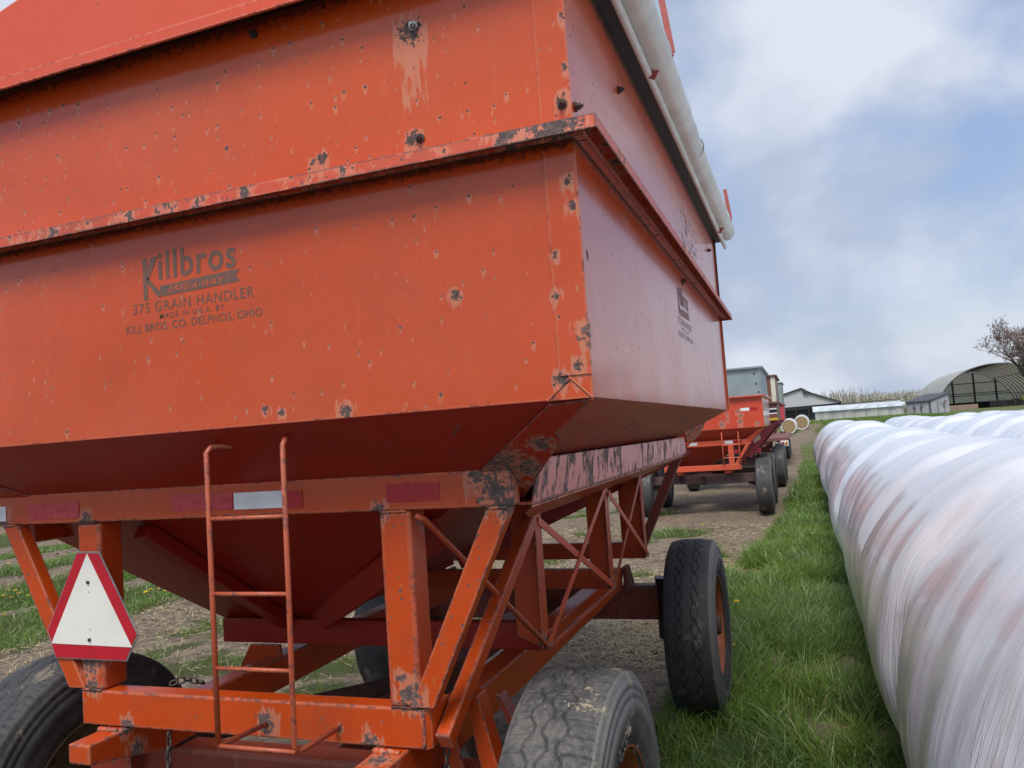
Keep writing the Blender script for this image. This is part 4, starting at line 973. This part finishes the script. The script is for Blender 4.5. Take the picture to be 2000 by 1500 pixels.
for i, (X, Y) in enumerate(spots_):
    o = dn if i == 0 else copy_tree(dn)
    s_ = random.uniform(.9, 1.35); o.location = (X, Y, float(terrain(X, Y))+random.uniform(-.01, .015)); o.scale = (s_, s_, s_); o.rotation_euler = (random.uniform(-.25, .25), random.uniform(-.25, .25), random.uniform(0, 6))

# ------------------------------------------------------------------ wrapped bale rows
m, n, b = newmat('bale_wrap'); M['wrap'] = m
uv = n.n('ShaderNodeUVMap', uv_map='uv').outputs[0]; U, V_, _ = n.sep(uv)
sk = n.m('ADD', U, n.m('MULTIPLY', V_, .16))
wr1 = n.noise(n.comb(n.m('MULTIPLY', sk, 5.5), n.m('MULTIPLY', V_, .7), 0), 1.0, 3, .5, .35)
wr2 = n.noise(n.comb(n.m('MULTIPLY', sk, 24), n.m('MULTIPLY', V_, 2.4), 4), 1.0, 3, .5, .5)
wr3 = n.noise(n.comb(n.m('MULTIPLY', U, 120), n.m('MULTIPLY', V_, 9), 9), 1.0, 3, .6)
side_ = n.ramp(V_, 1.35, 2.05, .0, 1.0)
patch = n.ramp(n.noise(n.comb(n.m('MULTIPLY', sk, 1.6), n.m('MULTIPLY', V_, .8), 2), 1.0, 3, .5), .38, .60)
patch = n.m('MULTIPLY', patch, side_)
hgt = n.m('ADD', n.m('MULTIPLY', wr1, 1.0), n.m('MULTIPLY', n.m('MULTIPLY', wr2, patch), .35))
hgt = n.m('ADD', hgt, n.m('MULTIPLY', n.m('MULTIPLY', wr3, patch), .06))
rid = n.m('POWER', n.m('SUBTRACT', 1.0, n.m('ABSOLUTE', n.m('MULTIPLY', n.m('SUBTRACT', wr2, .5), 5.0)), clamp=True), 6.0)
col = n.mix(n.ramp(wr1, .35, .65), (.71, .74, .79), (.67, .70, .755))
gz = n.m('MULTIPLY', n.ramp(n.noise(n.comb(n.m('MULTIPLY', sk, 1.3), n.m('MULTIPLY', V_, 1.1), 12), 1.0, 4, .55), .42, .62), n.ramp(V_, 1.45, 2.15))
col = n.mix(n.m('MULTIPLY', gz, .70), col, (.50, .475, .49))
bs = n.m('MULTIPLY', n.ramp(n.noise(n.comb(n.m('MULTIPLY', sk, 6.5), n.m('MULTIPLY', V_, 1.5), 7), 1.0, 5, .60, .4), .55, .66), gz)
col = n.mix(n.m('MULTIPLY', bs, .55), col, (.33, .27, .26))
dash = n.m('MULTIPLY', n.ramp(n.noise(n.comb(n.m('MULTIPLY', sk, 34), n.m('MULTIPLY', V_, 5.0), 3), 1.0, 4, .6, .6), .57, .62), n.m('MULTIPLY', n.m('MULTIPLY_ADD', gz, .9, .0), n.ramp(n.noise(n.comb(n.m('MULTIPLY', sk, 4), n.m('MULTIPLY', V_, 2.5), 31), 1.0, 3, .5), .46, .56)))
col = n.mix(n.m('MULTIPLY', dash, .6), col, (.80, .82, .87))
n.set(b.inputs['Base Color'], col)
n.set(b.inputs['Roughness'], n.m('MULTIPLY_ADD', wr2, .25, .17))
b.inputs['Specular IOR Level'].default_value = .55; b.inputs['Coat Weight'].default_value = .5; b.inputs['Coat Roughness'].default_value = .12
n.set(b.inputs['Normal'], n.n('ShaderNodeBump', {'Height': n.m('ADD', hgt, n.m('MULTIPLY', n.m('MULTIPLY', rid, patch), .10)), 'Strength': .6, 'Distance': .022}).outputs[0])
def bale_row(xc, y0, y1, label, seed, du=.05, nv=96):
    rng = random.Random(seed); Rb = .775; Lbale = 1.5
    n_ = int((y1-y0)/du)+1; us = np.linspace(y0, y1, n_)
    nb = int((y1-y0)/Lbale)+2
    offs = [(rng.uniform(-.04, .04), rng.uniform(-.05, .05), rng.uniform(-.03, .03), rng.uniform(-.3, .3)) for _ in range(nb+1)]
    if seed == 1: offs = [(o_ if (y1-(k_+.5)*Lbale) > 9 else (-.085+.01*math.sin(k_*2.1), .01, .0+.012*math.sin(k_*1.7), 0)) for k_, o_ in enumerate(offs)]
    verts = []; uvs = []
    rings = []
    for u in us:
        t = (y1-u)/Lbale; k = int(t); f = t-k
        s_ = f*f*(3-2*f)
        a, b_ = offs[k], offs[k+1]
        pinch = .030*math.exp(-((f-.5)*9)**2*0)*0
        # bale k is centred at integer t+.5; joints at integer t
        jd = min(f, 1-f); pin = .05*math.exp(-(jd/.11)**2)
        w_ = max(0, min(1, (f-.85)/.3)) if f > .85 else max(0, 1-(f+.15)/.3)*0
        ox, oz, dr = offs[k][:3]
        if f > .85: g = (f-.85)/.15*.5; o2 = offs[k+1]; ox, oz, dr = [offs[k][i]*(1-g)+o2[i]*g for i in range(3)]
        elif f < .15 and k > 0: g = .5+f/.15*.5; o2 = offs[k-1]; ox, oz, dr = [o2[i]*(1-g)+offs[k][i]*g for i in range(3)]
        endr = 1.0
        if y1-u < .22: q_ = (y1-u)/.22; endr = .78+.22*math.sqrt(max(0, 1-(1-q_)**2))
        rings.append((u, (Rb+dr-pin)*endr, ox, oz, jd))
    rings_end = rings[-1]
    for (u, r_, ox, oz, jd) in rings:
        for j in range(nv):
            th = math.pi*2*j/nv
            # gentle sag: flatter at the foot, folds near the joints
            fold = .010*math.sin(th*9+u*3.0)*math.exp(-(jd/.2)**2)+.006*math.sin(th*5+u*1.3+seed)+.004*math.sin(u*17+th*3)
            rr = r_+fold
            x_ = xc+ox+rr*math.cos(th)*1.0; z_ = .775+oz*.6+rr*math.sin(th)
            if z_ < .12: z_ = .12*math.tanh(z_/.12) if z_ > 0 else z_*.2
            verts.append((x_, u, z_)); uvs.append((u, (th if th < math.pi*1.5 else th-2*math.pi)*Rb))
    nr = len(rings); k = nr*nv
    verts.append((xc, y1+.02, .78)); verts.append((xc, y0, .78)); uvs += [(y1+.3, 0), (y0, 0)]
    faces = [(i*nv+j, (i+1)*nv+j, (i+1)*nv+(j+1) % nv, i*nv+(j+1) % nv) for i in range(nr-1) for j in range(nv)]
    faces += [((nr-1)*nv+j, k, (nr-1)*nv+(j+1) % nv) for j in range(nv)]+[(j, (j+1) % nv, k+1) for j in range(nv)]
    me = bpy.data.meshes.new('wrapped_bale_row'); me.from_pydata(verts, [], faces); me.shade_smooth()
    ul = me.uv_layers.new(name='uv'); vi = np.zeros(len(me.loops), int); me.loops.foreach_get('vertex_index', vi)
    fu = np.array(uvs)[vi]
    me.uv_layers['uv'].data.foreach_set('uv', fu.ravel()); me.materials.append(M['wrap'])
    bm = bmesh.new(); bm.from_mesh(me); bmesh.ops.recalc_face_normals(bm, faces=bm.faces); bm.to_mesh(me); bm.free()
    o = bpy.data.objects.new('wrapped_bale_row', me); COL.objects.link(o)
    # object origin at the foot
    return tag(o, label, 'wrapped bales', 'long rows of white wrapped bales')
bale_row(1.06, -1.6, 22.6, 'nearest long row of white plastic wrapped bales beside the green verge', 1)
bale_row(2.75, 2.0, 26.3, 'second row of white wrapped bales directly behind the nearest row', 2, .08, 64)
bale_row(4.45, 5.0, 26.0, 'third row of white wrapped bales, ending below the small shed', 3, .08, 64)
bale_row(6.15, 8.0, 25.0, 'farthest right row of white wrapped bales below the arched barn', 4, .08, 64)

# ------------------------------------------------------------------ round bales beyond
M['hay'] = plain('straw_end', (.34, .24, .12), .9, 0, .25, 9, .4, col2=(.22, .15, .08)); M['film'] = plain('white_film', (.66, .68, .70), .4, 0, .06, 6)
def round_bale(X, Y, label, r_=.68):
    z0 = float(terrain(X, Y)); rt = empty('round_bale', (X, Y, z0), 0, label, 'round bale', 'round bales standing past the flatbed')
    def ly(prof, nm, mt):
        mb = MB(); nn = 32; vs = []; 
        for i in range(nn):
            a = 2*math.pi*i/nn
            for (y_, q_) in prof: vs.append((q_*math.cos(a), y_, r_+q_*math.sin(a)))
        k = len(prof); fs = [(i*k+j, ((i+1) % nn)*k+j, ((i+1) % nn)*k+j+1, i*k+j+1) for i in range(nn) for j in range(k-1)]
        mb.add(vs, fs); mb.build(nm, mt, rt, smooth=True)
    ly([(.03, .001), (.02, r_*.5), (.03, r_*.86)], 'straw_end', M['hay'])
    ly([(.03, r_*.86), (0, r_*.93), (.02, r_), (1.25, r_), (1.3, r_*.9), (1.3, .001)], 'plastic_wrap', M['film'])
round_bale(-1.05, 75, 'white wrapped round bale with straw coloured end at front left of the small group')
round_bale(-1.0, 77.4, 'white wrapped round bale directly behind the front left bale of the small group')
round_bale(.05, 80, 'white wrapped round bale at right, nearest the dirt ramp')
round_bale(.12, 83, 'white wrapped round bale, last in the group by the dirt ramp')

# ------------------------------------------------------------------ farm buildings
M['barnwall'] = plain('pale_barn_sheet', (.46, .46, .47), .6, 0, .05, 1.5); M['roofdk'] = plain('dark_roof_sheet', (.045, .048, .058), .45, 0, .1, 2)
M['blk'] = plain('black_opening', (.012, .013, .016), .7); M['greyin'] = plain('grey_inside_wall', (.30, .31, .34), .7, 0, .1, 1)
bn = empty('open_cattle_barn', (.6, 150, 1.1), 0, 'long pale gabled cattle barn with open dark sided bays below', 'barn')
zE, zP = 2.75, 5.6
mb = MB(); mb.prism([(-13, 0, 1.5), (-13, 0, 2.0), (0, 0, zP), (6.1, 0, 2.75), (6.1, 0, 2.55)], (0, .3, 0)); mb.build('gable_wall', M['barnwall'], bn)
mb = MB(); mb.prism([(-13.3, -.4, 1.95), (0, -.4, zP+.05), (0, -.4, zP+.22), (-13.3, -.4, 2.12)], (0, 30, 0)); mb.build('roof', M['roofdk'], bn)
mb = MB(); mb.prism([(1.2, -.4, zP-.85), (6.5, -.4, 2.62), (6.5, -.4, 2.78), (1.2, -.4, zP-.62)], (0, 30, 0)); mb.prism([(0.05, -.4, zP-.02), (1.5, -.4, zP-1.0), (1.3, -.4, zP-.65), (0.05, -.4, zP+.22)], (0, 30, 0)); mb.prism([(0.02, -.42, zP+.1), (1.35, -.42, zP-1.0), (.35, -.42, zP-1.0)], (0, .02, 0)); mb.build('roof', M['roofdk'], bn)
mb = MB(); mb.prism([(-13, -.05, 2.3), (6.3, -.05, 2.62), (6.3, -.05, 2.05), (-13, -.05, 1.6)], (0, .04, 0)); mb.build('header_beam', M['blk'], bn)
for xx in (-4.5, -1.2, .9, 3.3, 5.9):
    mb = MB(); mb.box(xx-.12, xx+.12, -.03, .15, 0, 2.2); mb.build('post', M['blk'], bn)
mb = MB(); mb.box(-13, 6.2, 8, 8.2, 0, 2.6); mb.build('back_wall', M['greyin'], bn)
mb = MB(); 
for zz_ in (.9, 1.3, 1.6): mb.box(-13, 6.0, .2, .26, zz_, zz_+.06)
mb.box(-13, 6.2, .3, .4, 0, .55); mb.build('feed_rail', M['blk'], bn)
# low greenhouse with draped plastic eave
M['ghwall'] = plain('weathered_plastic', (.46, .46, .42), .5, 0, .1, .8, col2=(.38, .39, .36)); M['ghroof'] = plain('blue_white_plastic', (.60, .66, .70), .35, 0, .1, 1.2)
gh = empty('greenhouse', (1.75, 105, .95), 0, 'long low plastic greenhouse with draped pale blue eave, between barn and shed', 'greenhouse')
mb = MB()
for k in range(12): mb.box(k*.83, k*.83+.80, 0, .06, 0, 1.25)
mb.build('wall_panels', M['ghwall'], gh)
mb = MB(); nseg = 90; top = []; bot = []
for k in range(nseg+1):
    x_ = -.25+10.4*k/nseg; top.append((x_, -.28, 1.72+.02*math.sin(k*.7)+.03*x_/10)); bot.append((x_, -.36, 1.40+.07*math.sin(k*.55)+.05*math.sin(k*.23)))
mb.prism(top+bot[::-1], (0, .35, 0)); mb.prism([(-.2, 0, 1.2), (-.2, 6, 1.2), (-.2, 3, 1.95), ], (10.2, 0, 0)); mb.build('draped_eave', M['ghroof'], gh)
mb = MB(); mb.prism([(3.0, 2.8, 1.98), (10.0, 2.8, 2.14), (10.0, 2.8, 2.24), (3.0, 2.8, 2.06)], (0, .4, 0)); mb.build('ridge', M['roofdk'], gh)
for k in range(8):
    mb = MB(); mb.tube([(.6+k*1.3, -.5, 0), (.6+k*1.3, -.5, .7), (.8+k*1.3, -.45, 1.05)], .03, 6); mb.build('hoop_pipe', M['alu'], gh)
# shed, turned 45 degrees, mono-pitch roof
M['shedw'] = plain('pale_shed_boards', (.42, .44, .46), .7, 0, .08, 1.2)
sh = empty('small_shed', (14.63, 106, .80), R(-44), 'small white shed with dark mono pitch roof left of the arched barn', 'shed')
# local: near corner at origin, left wall along -x... right wall along +y
a_, b_ = 3.1, 3.6
mb = MB(); mb.prism([(0, 0, 0), (-a_*.0, 0, 1.72), (0, b_, 2.5), (0, b_, 0)], (-a_, 0, 0)); mb.build('walls', M['shedw'], sh)
mb = MB(); mb.prism([(.15, -.18, 1.70), (.15, b_+.18, 2.57), (.15, b_+.18, 2.69), (.15, -.18, 1.82)], (-a_-.30, 0, 0)); mb.build('roof', M['roofdk'], sh)
mb = MB(); mb.box(-.08, .02, -.02, .08, 0, 1.70); mb.build('corner_board', M['roofdk'], sh)
# arched fabric barn
m, n, b = newmat('barn_fabric'); P = n.n('ShaderNodeTexCoord').outputs['Object']
n.set(b.inputs['Base Color'], n.mix(n.ramp(n.noise(P, .5, 4, .6), .3, .7), (.50, .50, .46), (.42, .41, .37))); b.inputs['Roughness'].default_value = .6
ms = n.n('ShaderNodeMixShader', {0: .55, 1: b.outputs[0], 2: n.n('ShaderNodeBsdfTranslucent', {'Color': (.62, .58, .46)}).outputs[0]}); n.set(n.t.nodes['Material Output'].inputs[0], ms.outputs[0]); M['fabric'] = m
hb = empty('arched_barn', (31, 150, .95), 0, 'large open fronted arched fabric barn with ribs at far right', 'barn')
ea, eb, LL = 9.0, 7.45, 30
def arch(o=0.0, nn=60, z_lo=0.0): return [((ea+o)*math.cos(math.pi*k/nn), (eb+o)*math.sin(math.pi*k/nn)+z_lo) for k in range(nn+1)]
mb = MB(); A0 = arch(0.0); k = len(A0); vs = [(x_, y_, z_) for y_ in (0, LL) for x_, z_ in A0]
mb.add(vs, [(j, j+1, k+j+1, k+j) for j in range(k-1)]); mf = M['fabric'].copy(); mf.name = 'cover_fabric'; mf.node_tree.nodes['Mix Shader'].inputs[0].default_value = .22; mb.build('fabric_cover', mf, hb, smooth=True)
M['steel'] = plain('dark_truss', (.06, .062, .07), .5, .3)
for q_ in range(12):
    mb = MB(); mb.tube([(x_, .1+q_*LL/11*.98, z_) for x_, z_ in arch(-.12, 30)], .07, 6); mb.build('rib', M['steel'], hb)
mb = MB()
for a in (.35, .9, 1.57, 2.2, 2.8): mb.tube([((ea-.2)*math.cos(a), 0, (eb-.2)*math.sin(a)), ((ea-.2)*math.cos(a), LL, (eb-.2)*math.sin(a))], .06, 6)
mb.build('purlin', M['steel'], hb)
mb = MB(); A2 = arch(-.05, 40, 0); mb.add([(x_, LL-.2, z_) for x_, z_ in A2], [tuple(range(len(A2)))]); mb.build('end_wall', M['fabric'], hb)
for xx in (-5.6, -1.8, 2.0, 5.8):
    mb = MB(); mb.box(xx-.15, xx+.15, LL-.7, LL-.4, 0, (eb-.2)*math.sqrt(1-(xx/ea)**2)); mb.build('end_post', M['steel'], hb)
mb = MB()
for zz_ in (2.6, 3.0, 5.0): mb.box(-ea*math.sqrt(1-(zz_/eb)**2)+.2, ea*math.sqrt(1-(zz_/eb)**2)-.2, LL-.6, LL-.45, zz_, zz_+.14)
mb.build('girt', M['steel'], hb)
mb = MB(); mb.box(-ea+.2, ea-.2, LL-1.4, LL-.9, 0, 1.3); mb.box(ea-.6, ea-.2, 0, LL-1.5, 0, 1.4); mb.build('base_wall', M['blk'], hb)
M['stall'] = plain('tan_boards', (.30, .22, .16), .8)
mb = MB(); mb.box(-8.6, -3.0, .5, .7, 0, .9); mb.build('front_boards', M['stall'], hb)
gt = empty('farm_gate', (29.5, 149, .98), 0, 'dark tubular gates in the mouth of the arched barn', 'gate')
mb = MB()
for k in range(5): mb.tube([(0, 0, .2+k*.28), (5.2, 0, .2+k*.28)], .03, 6)
mb.build('rail', M['steel'], gt)
for xx in (0, 1.8, 2.0, 3.6, 5.2): mb = MB(); mb.tube([(xx, 0, 0), (xx, 0, 1.5)], .05, 6); mb.build('post', M['steel'], gt)

# ------------------------------------------------------------------ trees and shrubs
M['bark'] = plain('grey_bark', (.13, .105, .09), .9, 0, .3, 20); M['bud'] = plain('pale_blossom', (.42, .33, .32), .8, 0, .2, 3, col2=(.28, .19, .17)); M['leafy'] = plain('spring_leaf', (.16, .22, .05), .7, 0, .2, 2, col2=(.26, .28, .08))
def tree(name, X, Y, h_, label, cat, seed, leafm, depth=6, trunk_r=.18, spread=.62, lean=0, nleaf=3, leafs=.05, group=None, zadd=0, up=.25):
    rng = random.Random(seed); rt = empty(name, (X, Y, float(terrain(X, Y))+zadd), rng.uniform(0, 6), label, cat, group)
    tk = MB(); lf = MB()
    def rec(p, d, l, r_, k):
        q_ = p+d*l; mid = p+d*l*.5+Vector((rng.uniform(-1, 1), rng.uniform(-1, 1), 0))*l*.05
        tk.tube([p, mid, q_], [r_, r_*.85, r_*.68], 6 if k < 2 else 3, cap=False)
        if k >= depth-1:
            for _ in range(nleaf):
                c = p+(q_-p)*rng.uniform(.2, 1.1); s_ = leafs*rng.uniform(.5, 1.3)
                a = Vector((rng.uniform(-1, 1), rng.uniform(-1, 1), rng.uniform(-1, 1))).normalized()*s_; b2 = a.cross(Vector((rng.uniform(-1, 1), rng.uniform(-1, 1), rng.uniform(-1, 1)))).normalized()*s_*.6
                k0 = len(lf.v); lf.v += [tuple(c-a), tuple(c+b2), tuple(c+a), tuple(c-b2)]; lf.f.append((k0, k0+1, k0+2, k0+3))
        if k >= depth: return
        for i in range(3 if k else 5):
            ax = Vector((rng.uniform(-1, 1), rng.uniform(-1, 1), rng.uniform(-.4, 1)*1)).normalized()
            nd = (d*(1-spread*.55)+ax*spread+Vector((0, 0, up))).normalized()
            st = p+(q_-p)*(1.0 if i == 0 else rng.uniform(.45, 1))
            rec(st, nd, l*rng.uniform(.62, .85), r_*.6, k+1)
    rec(Vector((0, 0, 0)), Vector((lean, 0, 1)).normalized(), h_*.27, trunk_r, 0)
    tk.build('trunk', M['bark'], rt); lf.build('crown', leafm, rt)
    return rt
tree('budding_tree', 15.9, 66, 8.6, 'large budding tree with dense bare reddish twigs at the right edge', 'tree', 5, M['bud'], 7, .2, .8, nleaf=2, leafs=.06, up=.10)
tree('leafy_shrub', 15.0, 63, 1.9, 'bright yellow green shrub below the budding tree at the right edge', 'shrub', 8, M['leafy'], 4, .05, .8, nleaf=10, leafs=.09)
for k, (X, Y, hh) in enumerate(((12.3, 101, 1.5), (13.1, 101.5, 1.4), (15.6, 102, 2.0))):
    tree('young_tree', X, Y, hh, ['thin bare sapling at the left of the white shed wall', 'bare twiggy sapling before the shed corner', 'taller bare sapling before the right shed wall'][k], 'sapling', 20+k, M['bud'], 4, .03, .5, nleaf=1, leafs=.03, group='saplings by the shed')
M['post'] = plain('steel_post', (.05, .05, .05), .7)
for k, px_ in enumerate((1787, 1801, 1820, 1834)):
    p = at(px_, 812, 1, 96.0); zt_ = float(terrain(p.x, 96)); mb = MB(); mb.tube([(0, 0, 0), (0, 0, 1.6-.25*(k % 2))], .035, 6)
    o = mb.build('fence_post', M['post']); o.location = (p.x, 96, zt_); tag(o, ['leftmost thin post before the white shed wall', 'second thin post, near the middle of the shed left wall', 'third thin post, just right of the shed corner', 'rightmost thin post before the white shed'][k], 'post', 'posts before the small shed')
# distant wood
M['woodtwig'] = plain('far_twigs', (.30, .27, .20), .95, 0, .2, .3, col2=(.22, .20, .14)); M['woodleaf'] = plain('far_young_leaf', (.38, .36, .22), .9, 0, .2, .12, col2=(.30, .28, .20)); M['woodtrunk'] = plain('far_trunks', (.33, .31, .26), .95, 0, .3, .5)
tk = MB(); lv = np.zeros((0, 3)); LV = []; LF = []
rng = random.Random(99); cnt = 0; TV = []
for i in range(560):
    X = rng.uniform(-30, 110); Y = rng.uniform(225, 275); hh = rng.uniform(4.6, 7.3)*(1+.15*math.sin(X*.15))*(1.0 if X < 30 else 1.05); z0 = float(terrain(X, Y))
    tk.tube([(X, Y, z0), (X+rng.uniform(-.4, .4), Y, z0+hh*.55), (X+rng.uniform(-.7, .7), Y, z0+hh)], [.16, .10, .03], 4, cap=False)
    for j in range(5):
        a = rng.uniform(0, 6.28); zz_ = rng.uniform(.3, .8)*hh; l = rng.uniform(.8, 2.0)
        tk.tube([(X, Y, z0+zz_), (X+math.cos(a)*l*.5, Y+math.sin(a)*l*.5, z0+min(hh, zz_+l*1.2))], [.05, .015], 3, cap=False)
tree_o = tag(tk.build('distant_wood', M['woodtrunk']), 'bare pale trunks of the far wood behind the farm buildings', 'wood', kind='stuff')
n_ = 130000; X = RNG.uniform(-30, 110, n_); Y = RNG.uniform(222, 275, n_); cl_ = fbm(X, Y, .16, 44); hh = (3.6+3.8*fbm(X, Y*0, .35, 12)); zr = RNG.random(n_)**.9
Z = terrain(X, Y)+.4+hh*zr; k = RNG.random(n_) < np.clip(1.15-zr*.9+(cl_-.5)*1.5, .05, 1); X, Y, Z = X[k], Y[k], Z[k]; n_ = len(X)
a = RNG.normal(size=(n_, 3)); a /= np.linalg.norm(a, axis=1)[:, None]; a[:, 2] = np.abs(a[:, 2])+.8; c = np.cross(a, RNG.normal(size=(n_, 3))); c /= np.linalg.norm(c, axis=1)[:, None]
s_ = RNG.uniform(.15, .5, n_)[:, None]; P0 = np.stack([X, Y, Z], -1)
V = np.stack([P0-a*s_*.6, P0+c*s_*.16, P0+a*s_*.6, P0-c*s_*.16], 1)
o = fast_mesh('distant_foliage', V.reshape(-1, 3), np.arange(n_*4), np.arange(n_)*4, M['woodleaf'], False); tag(o, 'hazy pale yellow green young foliage of the far wood', 'wood', kind='stuff')
